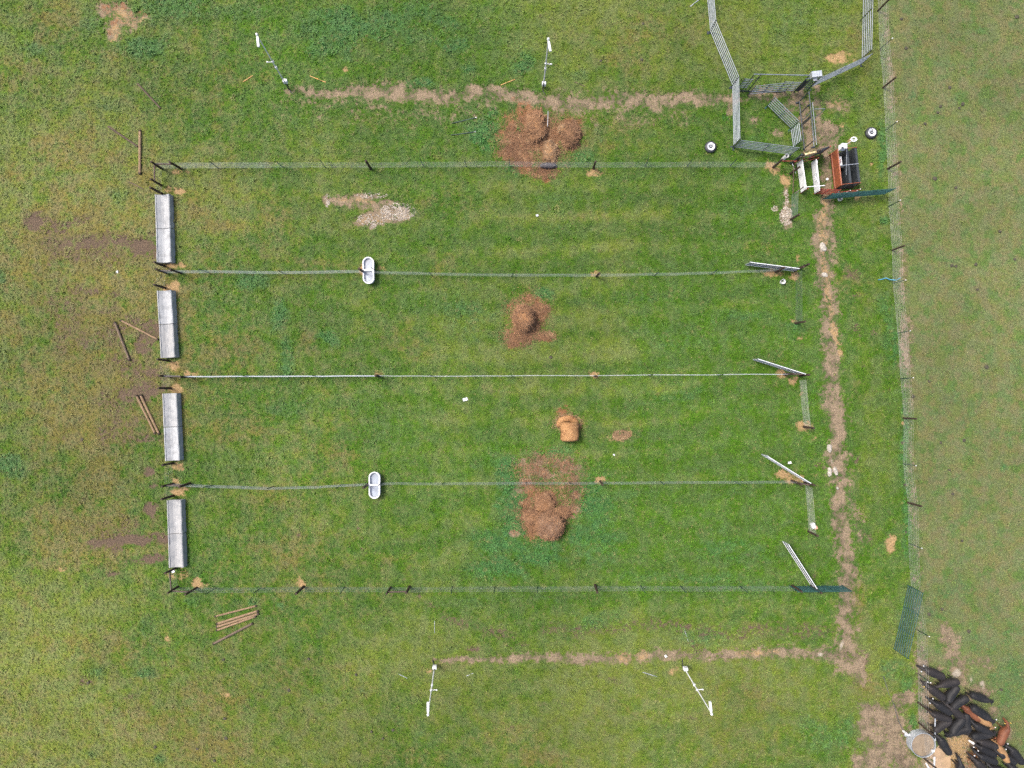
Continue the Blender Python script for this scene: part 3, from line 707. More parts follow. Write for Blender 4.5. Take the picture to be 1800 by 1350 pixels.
# ---------------------------------------------------------------- shared pieces
def wood_post_mesh(name, h, r, seed):
    rr = random.Random(seed)
    mb = MB()
    pr = []
    for z in (-.3, .0, h * .5, h - .02, h):
        k = r * (1.08 - .14 * z / h) * (.88 if z == h else 1)
        pr.append([Vector((k * math.cos(2 * math.pi * i / 10) * rr.uniform(.95, 1.05), k * math.sin(2 * math.pi * i / 10) * rr.uniform(.95, 1.05), z)) for i in range(10)])
    mb.rings(pr)
    return mb.mesh(name, m_post)
POSTS = [wood_post_mesh('post', 1.55 + .06 * i, .075 + .006 * i, i) for i in range(3)]
POSTS_T = [wood_post_mesh('post', 1.85, .075, 9)]
def tpost_mesh():
    mb = MB()
    mb.box((0, 0, .65), (.05, .012, 1.7)); mb.box((0, .022, .65), (.012, .034, 1.7))
    for k in range(14):
        mb.box((0, -.012, .15 + k * .095), (.018, .014, .03))
    mb.box((0, 0, -.05), (.12, .008, .18))
    return mb.mesh('post', m_tpost)
TPOST = tpost_mesh()
TCAP = MB().box((0, .012, 1.535), (.055, .045, .07)).mesh('post_tip', m_white)

def post_wood(parent, px, py, i=0, tall=False, lean=True):
    p = P(px, py)
    base = parent.location
    me = POSTS_T[0] if tall else POSTS[i % 3]
    return place('post', me, parent, (p.x - base.x, p.y - base.y, 0), (rnd.uniform(-.03, .03), rnd.uniform(-.03, .03), rnd.uniform(0, 6)))
def post_t(parent, px, py, tip=True, rz=None):
    p = P(px, py)
    base = parent.location
    o = place('post', TPOST, parent, (p.x - base.x, p.y - base.y, 0), (rnd.uniform(-.04, .04), rnd.uniform(-.04, .04), rz if rz is not None else rnd.uniform(-.3, .3)))
    if tip:
        place('post_tip', TCAP, o)
    return o

def woven(parent, pts, heights, stay=.3, r=.0025, mat=None, name='woven_wire', sag=.012, lat=.012):
    """horizontal wires and vertical stays along a polyline of world points"""
    base = parent.location
    mb = MB()
    rr = random.Random(len(pts) * 7 + int(abs(pts[0].x) * 10))
    dense = []
    for a, b_ in zip(pts[:-1], pts[1:]):
        n = max(1, int((b_ - a).length / 1.2))
        for i in range(n):
            t = i / n
            q = a.lerp(b_, t)
            d = (b_ - a).normalized()
            off = rr.uniform(-sag, sag) * 1.6
            dense.append(q + Vector((-d.y, d.x, 0)) * off)
    dense.append(pts[-1])
    for h in heights:
        ox, oy = rr.uniform(-lat, lat), rr.uniform(-lat, lat)
        mb.path([Vector((q.x - base.x + ox, q.y - base.y + oy, h + rr.uniform(-.012, .012))) for q in dense], r, 3, cap=False)
    if stay:
        for a, b_ in zip(dense[:-1], dense[1:]):
            n = max(1, int(round((b_ - a).length / stay)))
            for i in range(n):
                q = a.lerp(b_, i / n)
                x, y = q.x - base.x, q.y - base.y
                mb.path([(x, y, heights[0]), (x + .002, y, heights[-1])], r * .8, 3, cap=False)
    me = mb.mesh(name, mat or m_wire)
    o = place(name, me, parent)
    o['kind'] = 'stuff'
    return o

def rail_between(parent, p0, p1, r, mat, name='brace_rail', n=8):
    base = parent.location
    a, b_ = Vector(p0) - base, Vector(p1) - base
    L = (b_ - a).length
    me = MB().path([(0, 0, 0), (L / 2, 0, 0), (L, 0, 0)], [r, r * .95, r * .9], n).mesh(name, mat)
    q = (b_ - a).to_track_quat('X', 'Z')
    o = place(name, me, parent, a)
    o.rotation_mode = 'XYZ'
    o.rotation_euler = q.to_euler()
    return o

HW = [.08, .2, .32, .45, .58, .72, .87, 1.02, 1.17]
# ---------------------------------------------------------------- pen fences running left to right
def fence(name, label, pts, woods, ts, braces=(), tip=False, dense_to=None, group='wire fences between the pens', mat=None, lat=.012, bright=None):
    p0 = P(*pts[0])
    f = empty(name, p0, 0, label, 'fence', group)
    W = [P(*p) for p in pts]
    if dense_to:
        k = dense_to
        woven(f, W[:k + 1], [.06 + .095 * i for i in range(13)], .16, .0031 if not bright else .006, bright or m_wire, lat=lat)
        woven(f, W[k:], HW, .32, .0026, mat or m_wire, lat=lat)
    else:
        woven(f, W, HW, .3, .0027, mat or m_wire)
    for i, w in enumerate(woods):
        post_wood(f, w[0], w[1], i)
    for t in ts:
        post_t(f, t[0], t[1], tip)
    for a, b_, za, zb in braces:
        rail_between(f, P(*a) + Vector((0, 0, za)), P(*b_) + Vector((0, 0, zb)), .055, m_brace)
    return f

fence('wire_fence', 'long wire fence along the top edge of the pens, ending at the chute',
      [(285, 296), (319, 296), (480, 295), (650, 295), (896, 293), (1043, 295), (1200, 294), (1359, 294)],
      [(285, 297), (319, 297), (652, 297), (1043, 296), (1359, 294)],
      [(384, 296), (497, 294), (572, 295), (744, 292), (820, 293), (896, 292), (1134, 292), (1208, 292), (1283, 292)],
      [((285, 297), (319, 297), 1.05, 1.05)], dense_to=2)
fence('wire_fence', 'sagging wire fence that crosses the upper white water tub',
      [(293, 480), (319, 480), (380, 480), (460, 482), (560, 481), (638, 480), (662, 481), (760, 484), (880, 486), (1048, 486), (1180, 484), (1300, 480), (1368, 477), (1392, 473)],
      [(293, 480), (319, 480), (641, 479), (1048, 486), (1363, 478), (1396, 476)],
      [(661, 476), (366, 479), (500, 481), (760, 485), (900, 486), (1150, 485), (1250, 482)],
      [((293, 480), (319, 480), 1.0, 1.0)], dense_to=5)
fence('wire_fence', 'straight middle wire fence seen edge-on as one thin white line',
      [(299, 662), (336, 662), (480, 662), (667, 661), (850, 661), (1045, 660), (1230, 659), (1385, 658)],
      [(299, 662), (336, 662), (667, 661), (1045, 661), (1378, 658)],
      [(440, 662), (560, 662), (760, 661), (900, 661), (1140, 660), (1260, 659)],
      [((299, 662), (336, 662), 1.0, 1.0), ((1378, 658), (1402, 658), 1.0, 1.0)], dense_to=3, lat=.035, bright=m_galvl, mat=m_galvl)
fence('wire_fence', 'wire fence that crosses the lower white water tub',
      [(305, 850), (335, 851), (400, 853), (480, 856), (560, 854), (640, 850), (700, 848), (860, 848), (1053, 847), (1200, 846), (1398, 845)],
      [(305, 850), (335, 849), (648, 851), (1055, 846), (1392, 845)],
      [(375, 853), (482, 855), (600, 852), (672, 849), (780, 848), (925, 848), (1000, 847), (1160, 846), (1290, 846)],
      [((305, 850), (335, 849), 1.0, 1.0), ((1392, 845), (1412, 849), 1.0, 1.0)], dense_to=5)
fence('wire_fence', 'long wire fence along the bottom edge of the pens, ending at the dark green gate',
      [(313, 1032), (345, 1033), (460, 1032), (533, 1031), (690, 1032), (862, 1031), (1050, 1030), (1220, 1030), (1393, 1030)],
      [(313, 1031), (346, 1033), (534, 1031), (687, 1032), (720, 1031), (1046, 1028), (1392, 1029)],
      [(380, 1033), (460, 1033), (606, 1032), (795, 1031), (870, 1031), (944, 1031), (1126, 1030), (1196, 1030), (1300, 1030)],
      [((313, 1031), (346, 1033), 1.0, 1.0), ((687, 1032), (720, 1031), 1.15, 1.15)], dense_to=None, tip=False)
# fence line on the trough side: short wire runs between the troughs
west = [([(285, 297), (284.5, 326), (285.6, 340)], [(284.5, 326), (285.6, 341)], [((285, 297), (284.5, 326), 1.0, 1.0)], 'above the topmost feed troughs'),
        ([(290, 468), (291, 490), (290, 506)], [(290, 468), (290, 506)], [], 'between the first and second pairs of feed troughs'),
        ([(296, 634), (299, 662), (300, 682)], [(296.5, 634), (300, 682.5)], [], 'between the second and third pairs of feed troughs'),
        ([(304, 814), (305, 850), (305, 871)], [(304, 814), (305, 871)], [], 'between the third and fourth pairs of feed troughs'),
        ([(310, 998), (312, 1015), (313, 1031)], [(310, 998)], [((310, 998), (313, 1031), .95, .95)], 'below the lowest feed troughs')]
for pts, woods, br, where in west:
    f = empty('wire_fence', P(*pts[0]), 0, 'short run of wire with dark posts ' + where, 'fence', 'short fence runs by the troughs')
    woven(f, [P(*p) for p in pts], HW, .3, .0024, m_wired)
    for i, w in enumerate(woods):
        post_wood(f, w[0], w[1], i)
    for a, b_, za, zb in br:
        rail_between(f, P(*a) + Vector((0, 0, za)), P(*b_) + Vector((0, 0, zb)), .055, m_brace)
# fence line on the lane side
east = [([(1391, 342), (1391, 362), (1390, 386)], [(1390, 386)], 'beside the gravel patch', m_green, .005),
        ([(1397, 480), (1398, 520), (1398, 568)], [(1398, 568)], 'below the uppermost open gate', m_tpost, .004),
        ([(1405, 668), (1408, 705), (1413, 750)], [(1413, 750)], 'below the second open gate', m_wired, .003),
        ([(1415, 853), (1418, 890), (1421, 932)], [(1421, 934)], 'below the third open gate', m_wired, .0036)]
for pts, woods, where, mt, r in east:
    f = empty('wire_fence', P(*pts[0]), 0, 'short wire fence with one dark post ' + where, 'fence', 'short fence runs beside the lane')
    woven(f, [P(*p) for p in pts], [.06 + .1 * i for i in range(12)], .18, r, mt)
    for i, w in enumerate(woods):
        post_wood(f, w[0], w[1], i)
# gate posts of the open gates
for px, py, lb in [(1404, 472, 'dark gate post at the hinge of the uppermost open gate'), (1406, 660, 'dark gate post at the hinge of the second open gate'),
                   (1414, 848, 'dark gate post at the hinge of the third open gate'), (1425, 1030, 'dark gate post between the lowest open gate and green gate'), (1393, 288, 'dark post leaning beside the left end of the tan head gate'),
                   (1388, 306, 'dark post left of the white chute panels')]:
    f = empty('gate_post', P(px, py), 0, lb, 'post', 'gate posts')
    post_wood(f, px, py, 1, tall=px == 1393)
# boundary fence
bpts = [(1541, -30), (1543, 19), (1546, 87), (1552, 154), (1556, 230), (1560, 297), (1561, 364), (1568, 440), (1569, 498), (1577, 586), (1582, 666), (1588, 735), (1586, 815), (1595, 883), (1596, 955), (1600, 1028), (1610, 1106), (1613, 1184), (1613, 1234), (1615, 1270), (1621, 1330), (1624, 1400)]
bf = empty('wire_fence', P(*bpts[0]), 0, 'long boundary fence of wire and posts between the pens and the right-hand pasture', 'fence')
woven(bf, [P(*p) for p in bpts], [.06, .15, .24, .33, .43, .53, .63, .74, .85, .97, 1.09, 1.25], .3, .0026, m_wired)
for i, (x, y) in enumerate([(1543, 19), (1552, 154), (1560, 297), (1568, 440), (1588, 735), (1595, 883), (1613, 1234), (1615, 1270), (1621, 1330)]):
    post_wood(bf, x, y, i).scale = (.8, .8, 1)
for x, y in [(1546, 87), (1556, 230), (1561, 364), (1569, 498), (1577, 586), (1582, 666), (1586, 815), (1596, 955), (1610, 1106), (1613, 1184)]:
    post_t(bf, x, y, True)

# ---------------------------------------------------------------- feed troughs
def trough_mesh(L, seed):
    rr = random.Random(seed)
    # half section: outer wall, lip, inner slopes meeting in a shallow V
    sec = [(-.40, 0), (-.50, .5), (-.50, .53), (-.44, .53), (-.42, .48), (-.16, .36), (-.02, .335), (.02, .335), (.14, .36), (.37, .49), (.40, .54), (.46, .54), (.50, .50), (.56, .0)]
    rings = []
    n = 9
    for i in range(n):
        y = -L / 2 + L * i / (n - 1)
        rings.append([Vector((x + (rr.uniform(-.012, .012) if z > .1 else 0), y, max(0, z + (rr.uniform(-.008, .008) if z > .05 else -.08)))) for x, z in sec])
    return MB().rings(rings).mesh('feed_trough', m_conc)
TM = [trough_mesh(2.38, i) for i in range(3)]
tl = [((272, 341), (275.5, 461.5), 'topmost'), ((275.7, 510.5), (282.4, 629.6), 'second'), ((285, 691.6), (290.4, 811), 'third'), ((293, 879.5), (297, 999), 'lowest')]
k = 0
for (a, b_, nm) in tl:
    A, B = P(*a, .53), P(*b_, .53)
    d = (B - A); L = d.length
    ang = math.atan2(d.y, d.x) + math.pi / 2
    side = Vector((math.cos(ang), math.sin(ang), 0))
    for h in (0, 1):
        c = A + d * (.25 + .5 * h) + side * .5
        o = place('feed_trough', TM[k % 3], None, (c.x, c.y, -.01), (0, 0, ang + rnd.uniform(-.006, .006)))
        o.scale = (1, L / 2 / 2.38 * .985, 1)
        tag(o, 'grey concrete feed trough, %s half of the %s pair left of the pens' % (('upper', 'lower')[h], nm), 'trough', 'concrete feed troughs along the left fence')
        k += 1

# ---------------------------------------------------------------- white oval water tubs
def tub(px, py, label, rz=0.0):
    p = P(px, py)
    t = empty('water_tub', p, rz, label, 'water tub', 'white oval water tubs')
    MB().box((0, .02, .545), (.70, .13, .03)).obj('divider', m_tubw, t)
    def oval(w, l, n=40):
        out = []
        for i in range(n):
            a = 2 * math.pi * i / n
            x = w * math.cos(a); y = w * math.sin(a) + (l - w) * (1 if math.sin(a) >= 0 else -1)
            out.append((x, y))
        return out
    rings = []
    for w, l, z in [(.33, .86, 0), (.36, .90, .28), (.37, .91, .52), (.395, .935, .53), (.395, .935, .57), (.36, .90, .59), (.325, .865, .575), (.315, .855, .45), (.28, .80, .08), (.05, .5, .06)]:
        rings.append([Vector((x, y, z)) for x, y in oval(w, l)])
    MB().rings(rings).obj('shell', m_tubw, t, smooth=False)
    MB().rings([[Vector((x, y, .36)) for x, y in oval(.298, .83)], [Vector((x, y, .362)) for x, y in oval(.1, .6)]]).obj('water', m_clearw, t)
    mb = MB(); mb.box((-.1, .03, .5), (.16, .05, .05)); mb.box((-.17, .03, .46), (.06, .08, .12))
    mb.obj('float_valve', m_black, t)
    MB().box((.31, .05, .5), (.06, .4, .10)).obj('float_guard', m_white, t)
    return t
m_tubw = simple('white_plastic', (.66, .66, .68), (.58, .58, .62), .4, scale=3)
tub(650.5, 477.5, 'white oval water tub set across the upper fence line', .02)
tub(661, 851, 'white oval water tub set across the lower fence line', 0)

# ---------------------------------------------------------------- open galvanised gates
def sheet_gate(a, b_, h, label, nr=2):
    A, B = P(*a), P(*b_)
    d = B - A; L = d.length
    g_ = empty('metal_gate', A, math.atan2(d.y, d.x), label, 'gate', 'open sheeted metal gates')
    zs = [.18 + (h - .2) * i / nr for i in range(nr + 1)]
    rm = MB().path([(0, 0, 0), (L, 0, 0)], .03, 8).mesh('rail', m_galvl)
    for z in zs:
        place('rail', rm, g_, (0, 0, z))
    um = MB().path([(0, 0, .16), (0, 0, h + .02)], .03, 8).mesh('upright', m_galv)
    for x in (.02, L * .5, L - .02):
        place('upright', um, g_, (x, .012, 0))
    for i in range(nr):
        MB().box((L / 2, 0, (zs[i] + zs[i + 1]) / 2), (L - .1, .012, zs[i + 1] - zs[i] - .05)).obj('sheet', m_sheet, g_)
    return g_
sheet_gate((1309, 466), (1394, 477), 1.15, 'uppermost open metal gate beside the lane, swung into the second pen')
sheet_gate((1322, 632), (1407, 659), 1.15, 'second open metal gate, a thin white line above the middle fence end')
sheet_gate((1337, 798), (1414, 846), 1.15, 'third open metal gate, slanting down to the lower fence end')
sheet_gate((1374, 950), (1423, 1026), 1.2, 'lowest open metal gate, steeply slanting down to the dark green gate')

# ---------------------------------------------------------------- tube panels
def tube_panel(name, a, b_, label, z0=.35, z1=1.6, nr=6, mat=None, umat=None, group='grey tube corral panels', cat='panel', ups=(0, .5, 1), foot=True, r=.026, mesh=False, bow=0):
    A, B = P(*a, z0), P(*b_, z0)
    A.z = B.z = 0
    d = B - A; L = d.length
    mat = mat or m_panel; umat = umat or m_paneld
    g_ = empty(name, A, math.atan2(d.y, d.x), label, cat, group)
    rm = MB().path([(0, 0, 0), (L * .5, 0, 0), (L, 0, 0)], r, 8).mesh('rail', mat)
    for i in range(nr):
        place('rail', rm, g_, (0, rnd.uniform(-.004, .004), z0 + (z1 - z0) * i / (nr - 1)))
    um = MB().path([(0, 0, .02), (0, 0, z1 + .03)], r * 1.05, 8).mesh('upright', umat)
    for t in ups:
        place('upright', um, g_, (t * L, .03, 0))
    if foot:
        fm = MB().box((0, -.02, .02), (.10, .28, .03)).mesh('foot', umat)
        for t in (ups[0], ups[-1]):
            place('foot', fm, g_, (t * L, 0, 0))
    if mesh:
        mb = MB()
        for i in range(int(L / .1)):
            x = .05 + i * .1
            mb.path([(x, 0, z0), (x, 0, z1)], .0022, 3, cap=False)
        for i in range(int((z1 - z0) / .1)):
            z = z0 + .05 + i * .1
            mb.path([(0, .004, z), (L, .004, z)], .0022, 3, cap=False)
        o = mb.obj('wire_mesh', mat, g_); o['kind'] = 'stuff'
    return g_
tube_panel('corral_panel', (1240, -48), (1249, 52), 'grey corral panel at the top edge, left side of the round pen')
tube_panel('corral_panel', (1249, 54), (1288, 149), 'grey corral panel slanting down the left side of the round pen')
tube_panel('corral_panel', (1288, 151), (1290, 255), 'upright grey corral panel on the left side of the small sorting pen')
tube_panel('corral_panel', (1292, 258), (1392, 271), 'grey corral panel along the bottom of the small sorting pen')
tube_panel('corral_panel', (1427, 152), (1517, 110), 'grey corral panel slanting up right from the sliding gate')
tube_panel('corral_panel', (1515.5, 103), (1519, -40), 'grey corral panel running up to the top edge beside the boundary fence')
tube_panel('corral_panel', (1350, 185), (1391, 225), 'slanting grey corral panel inside the sorting pen, its left end free', umat=m_green)
tube_panel('corral_panel', (1391, 228), (1395, 258), 'short grey corral panel beside the lower half of the alley', umat=m_green)
tube_panel('corral_panel', (1299, 153), (1313, 154), 'very short grey corral panel left of the bow gate opening', ups=(0, 1), foot=False)
tube_panel('corral_panel', (1368, 158), (1395, 159), 'short grey corral panel between the swinging gate and the sliding gate', foot=False)
tube_panel('swing_gate', (1317, 165.5), (1367, 160), 'grey tube gate swung part open below the overhead bar', group=None, cat='gate', foot=False, nr=5)
# bow gate frame: two tall uprights and an overhead bar
A = P(1297, 160); B = P(1396, 162)
bw = empty('bow_frame', A, math.atan2(B.y - A.y, B.x - A.x), 'tall grey gate frame with a long thin overhead bar across the sorting pen', 'frame')
L = (B - A).length
for x in (.25, .7, L - .05):
    MB().path([(x, 0, 0), (x, 0, 2.6)], .03, 8).obj('upright', m_paneld, bw)
MB().path([(.2, 0, 2.62), (L, 0, 2.62)], .035, 8).obj('overhead_bar', m_panel, bw)
MB().box((L / 2 - .3, 0, .03), (L - .6, .05, .03)).obj('threshold', m_paneld, bw)
# alley panel with few rails
tube_panel('alley_fence', (1405, 178), (1414, 262), 'dark open alley panel with few rails along the earth alley', z0=.25, z1=1.8, nr=2, mat=m_paneld, group=None, ups=(0, .24, .47, .5, .98), r=.035)
al = empty('alley_bow', P(1409, 212), 0, 'pale tie bar arching over the middle of the alley', 'bar')
MB().path([(0, 0, 0), (0, 0, 1.95), (.06, 0, 2.02), (.70, .02, 2.02), (.76, .02, 1.95), (.76, .02, 0)], .025, 8).obj('tie_bar', m_panel, al)
# far side of the alley
tube_panel('alley_fence', (1424, 184), (1431, 258), 'thin grey lower rail panel on the right side of the alley', z0=.12, z1=.5, nr=2, mat=m_panel, group=None, ups=(0, 1), r=.025)

# sliding gate with grey head box
A = P(1396, 162)
sg = empty('sliding_gate', A, math.atan2(P(1420, 159).y - A.y, P(1420, 159).x - A.x), 'dark sliding gate with a grey metal box on top at the head of the alley', 'gate')
for x in (0, .28, .9):
    MB().path([(x, 0, 0), (x, 0, 2.1)], .035, 8).obj('upright', m_paneld, sg)
for i in range(6):
    MB().path([(.3, .04, .2 + i * .3), (.9, .04, .2 + i * .3)], .022, 6).obj('rail', m_paneld, sg)
MB().box((.14, -.02, 1.0), (.26, .012, 1.7)).obj('sheet', m_paneld, sg)
for i in range(4):
    MB().path([(.36 + i * .15, .10, .1), (.36 + i * .15, .10, 2.0)], .02, 6).obj('bar', m_paneld, sg)
MB().path([(-.1, 0, 2.12), (1.3, 0, 2.12)], .035, 8).obj('head_beam', m_panel, sg)
hb = MB().box((.50, .10, 2.34), (.68, .38, .34)).obj('head_box', m_galv, sg)
MB().box((.50, .10, 2.512), (.012, .38, .004)).obj('seam', m_paneld, hb)
MB().box((.52, -.14, 2.14), (.26, .14, .05)).obj('white_plate', m_white, sg)

# ---------------------------------------------------------------- dark green gates
tube_panel('green_gate', (1448, 350), (1556, 341), 'long dark green gate of wire mesh below the orange chute', z0=.25, z1=1.55, nr=7, mat=m_green, umat=m_green, group='dark green mesh gates', cat='gate', ups=(0, .25, .5, .72, 1), mesh=True, foot=False)
tube_panel('green_gate', (1389, 1031), (1481, 1030), 'dark green mesh gate closing the lower end of the lane', z0=.2, z1=1.45, nr=7, mat=m_green, umat=m_green, group='dark green mesh gates', cat='gate', ups=(0, .35, .68, 1), mesh=True, foot=False)
tube_panel('green_gate', (1597, 1030), (1572, 1141), 'dark green mesh gate standing along the boundary fence above the cattle', z0=.2, z1=1.85, nr=8, mat=m_green, umat=m_green, group='dark green mesh gates', cat='gate', ups=(0, .33, .66, 1), mesh=True, foot=False)

# ---------------------------------------------------------------- white-sided chute with red ends
ch = empty('white_chute', P(1404, 312), 0, 'cattle chute with two long white side panels and red end frames', 'chute')
def loc(px, py, z=0, o=ch):
    p = P(px, py, 0); return Vector((p.x - o.location.x, p.y - o.location.y, z))
for a, b_, h in (((1399, 289), (1406, 340), .82), ((1424, 288), (1430, 342), .76)):
    A, B = loc(*a), loc(*b_)
    d = B - A; ang = math.atan2(d.y, d.x); c = (A + B) / 2
    w = MB().box((0, 0, .22 + h / 2), (d.length, .05, h)).obj('side_panel', m_white, ch, (c.x, c.y, 0), (0, 0, ang))
    MB().path([(-d.length / 2, 0, .22 + h + .02), (d.length / 2, 0, .22 + h + .02)], .028, 8).obj('top_rail', m_white, w)
    for t in (-.5, .5):
        MB().path([(t * d.length, .04, 0), (t * d.length, .04, 1.25)], .035, 8).obj('upright', m_red, ch, (c.x, c.y, 0), (0, 0, ang))
def bar(o, a, b_, r, mat, name='bar'):
    rail_between(o, P(*a), P(*b_), r, mat, name)
bar(ch, (1395, 291, .5), (1394, 340, .5), .03, m_red, 'side_rail')
bar(ch, (1395, 291, 1.0), (1394, 340, 1.0), .025, m_brace, 'side_rail')
bar(ch, (1393, 288, 1.1), (1399, 305, .6), .018, m_white, 'cross_brace')
bar(ch, (1437, 282, 1.1), (1433, 318, .7), .018, m_white, 'cross_brace')
bar(ch, (1433, 310, .9), (1440, 324, 1.1), .02, m_white, 'cross_brace')
bar(ch, (1398, 340, .9), (1413, 328, 1.2), .04, m_brace, 'end_bar')
bar(ch, (1413, 329, 1.2), (1450, 326, 1.25), .028, m_white, 'end_bar')
bar(ch, (1372, 283, 1.0), (1400, 283, 1.1), .03, m_red, 'entry_bar')
MB().box(loc(1440, 324, 1.2), (.12, .12, .12)).obj('hinge_block', m_white, ch)

# head gate: uprights, tan curved plate round a black opening, grey wing sheet
hg = empty('head_gate', P(1404, 284), .25, 'tan head gate plate with a black neck opening between dark posts', 'head gate')
for x in (-.62, .72):
    MB().path([(x, 0, 0), (x, 0, 1.95)], .06, 8).obj('upright', m_paneld if x < 0 else m_brace, hg)
mb = MB()
arc = []
for i in range(13):
    t = i / 12
    a = math.pi * (1 - t)
    arc.append((.05 + .62 * math.cos(a), 1.30 + .52 * math.sin(a) * (1 + .12 * math.sin(t * 9))))
inner = []
for i in range(13):
    a = math.pi * (1 - i / 12)
    inner.append((.0 + .20 * math.cos(a), .98 + .24 * math.sin(a)))
for y in (-.05, .05):
    mb.add([(x, y, z) for x, z in arc] + [(x, y, z) for x, z in inner], [(i, i + 1, 13 + i + 1, 13 + i) for i in range(12)])
n = len(mb.v) // 2
for i in range(12):
    mb.f.append((i, n + i, n + i + 1, i + 1)); mb.f.append((13 + i, 13 + i + 1, n + 13 + i + 1, n + 13 + i))
mb.obj('tan_plate', m_tan, hg)
MB().box((.0, .07, .85), (.46, .02, .75)).obj('neck_opening', m_black, hg)
for s_ in (-1, 1):
    MB().path([(s_ * .22, .14, .2), (s_ * .16, .14, 1.45)], .035, 8).obj('neck_bar', m_tan, hg)
MB().path([(-.7, -.12, .80), (.95, -.12, .82)], .035, 8).obj('cross_bar', m_red, hg)
MB().path([(-.2, -.3, .95), (.95, -.3, 1.0)], .025, 8).obj('cross_bar', m_red, hg)
ws = empty('wing_panel', P(1419, 278), math.atan2(P(1441, 271).y - P(1419, 278).y, P(1441, 271).x - P(1419, 278).x), 'grey sheet wing panel with a dark red end post right of the head gate', 'panel')
L = (P(1441, 271) - P(1419, 278)).length
MB().box((L / 2, 0, .85), (L - .08, .03, 1.3)).obj('sheet', m_panel, ws)
MB().path([(0, 0, 1.56), (L, 0, 1.56)], .03, 8).obj('top_rail', m_paneld, ws)
MB().path([(L, 0, 0), (L, 0, 1.6)], .045, 8).obj('end_post', m_red, ws)

# red gate panel and low red rails
tube_panel('red_gate', (1432, 340), (1464, 342), 'red tube gate panel between the white chute and green gate', z0=.2, z1=1.3, nr=6, mat=m_red, umat=m_red, group=None, cat='gate', ups=(0, .45, 1), foot=False)
tube_panel('red_gate', (1463, 342), (1507, 336), 'faded red rail panel against the upper side of the green gate', z0=.55, z1=.95, nr=2, mat=m_red, umat=m_white, group=None, cat='panel', ups=(.15, .6, 1), foot=False)

# ---------------------------------------------------------------- orange chute with black panels
oc = empty('orange_chute', P(1476, 302), math.atan2(P(1480, 334).y - P(1473, 272).y, P(1480, 334).x - P(1473, 272).x) + math.pi / 2, 'orange steel chute holding two long black side panels, beside the boundary fence', 'chute')
LL = 2.5
MB().box((.1, 0, .12), (1.35, LL, .10)).obj('floor', simple('dark_chute_floor', (.02, .015, .012), (.035, .025, .018), .8), oc)
os_ = MB().box((-.62, 0, .72), (.05, LL, .95)).obj('orange_side', m_orange, oc)
MB().path([(-.60, -LL / 2, 1.24), (-.60, LL / 2, 1.24)], .045, 8).obj('top_rail', m_orange, os_)
MB().path([(-.665, -LL / 2, .45), (-.665, LL / 2, .45)], .03, 8).obj('side_rib', m_orange, os_)
for x in (-.02, .58):
    MB().box((x, 0, .70), (.07, LL, 1.0)).obj('black_panel', m_blackp, oc)
    MB().box((x + .05, 0, 1.22), (.15, LL, .05)).obj('black_cap', m_blackp, oc)
for y in (-LL / 2 + .04, .08, LL / 2 - .04):
    MB().path([(-.6, y, 1.30), (.7, y, 1.30)], .02, 8).obj('cross_bar', m_galv if abs(y) < 1 else m_orange, oc)
for x in (-.62, .68):
    for y in (-LL / 2 + .03, LL / 2 - .03):
        MB().path([(x, y, 0), (x, y, 1.28)], .04, 8).obj('corner_post', m_orange, oc)
wb = MB().box((-.34, .52, .70), (.26, .60, .34)).obj('white_motor_box', m_white, oc)
MB().box((-.30, .50, .875), (.05, .34, .006)).obj('red_stripe', m_red, wb)
MB().box((-.32, .10, .80), (.30, .14, .30)).obj('black_motor', m_black, oc)
MB().path([(.0, 1.2, 1.28), (-.25, -.6, 1.3)], .012, 6).obj('hose', m_galv, oc)

# short mast with white box and ring by the orange chute
sm = empty('sensor_mast', P(1459, 274), 0, 'short dark mast with a white box and white ring on top, by the orange chute', 'mast')
MB().path([(0, 0, 0), (0, 0, 1.5)], .04, 8).obj('lower_post', m_black, sm)
for s_ in (-1, 1):
    MB().path([(s_ * .25, -.15, 0), (0, 0, .9)], .02, 6).obj('strut', m_black, sm)
bx_ = MB().box((.05, .02, 1.75), (.36, .34, .5)).obj('white_box', m_white, sm)
MB().box((-.10, -.12, 2.03), (.14, .1, .02)).obj('black_socket', m_black, bx_)
MB().path([(.05, 0, 2.0), (.05, 0, 3.2)], .028, 8).obj('upper_post', m_white, sm)
rm = MB()
rr_ = []
for i in range(20):
    a = 2 * math.pi * i / 20
    cc = Vector((.05 + (.17 * math.cos(a)), .13 * math.sin(a), 3.25))
    d = Vector((math.cos(a), math.sin(a), 0))
    rr_.append([cc + d * (.045 * math.cos(q)) + Vector((0, 0, .045 * math.sin(q))) for q in (0, 1.05, 2.09, 3.14, 4.19, 5.24)])
rm.rings(rr_, closed=True).obj('white_ring', m_white, sm, smooth=True)
MB().path([(-.2, 0, 3.22), (.3, 0, 3.22)], .02, 6).obj('ring_spoke', m_white, sm)

# ---------------------------------------------------------------- tyre feeders
def tyre(px, py, label):
    t = empty('tyre_feeder', P(px, py), rnd.uniform(0, 3), label, 'feeder', 'mineral feeders in old tyres')
    MB().lathe([(.20, .02), (.34, .0), (.40, .06), (.41, .13), (.40, .20), (.34, .26), (.26, .27), (.22, .24)], 28).obj('tyre', m_black, t, smooth=True)
    MB().lathe([(.0, .235), (.22, .24), (.255, .285), (.27, .285), (.27, .262), (.0, .22)], 24).obj('white_pan', m_white, t, smooth=True)
    MB().lathe([(.0, .33), (.05, .32), (.06, .23), (.0, .23)], 12).obj('centre_post', m_galv, t)
    MB().path([(0, 0, .33), (.12, .05, .40), (.24, .12, .42)], .018, 6).obj('wind_vane', m_black, t)
    return t
tyre(1529.5, 235, 'black tyre with a white pan standing alone beside the boundary fence')
tyre(1248, 259.5, 'black tyre with a white pan left of the small sorting pen')

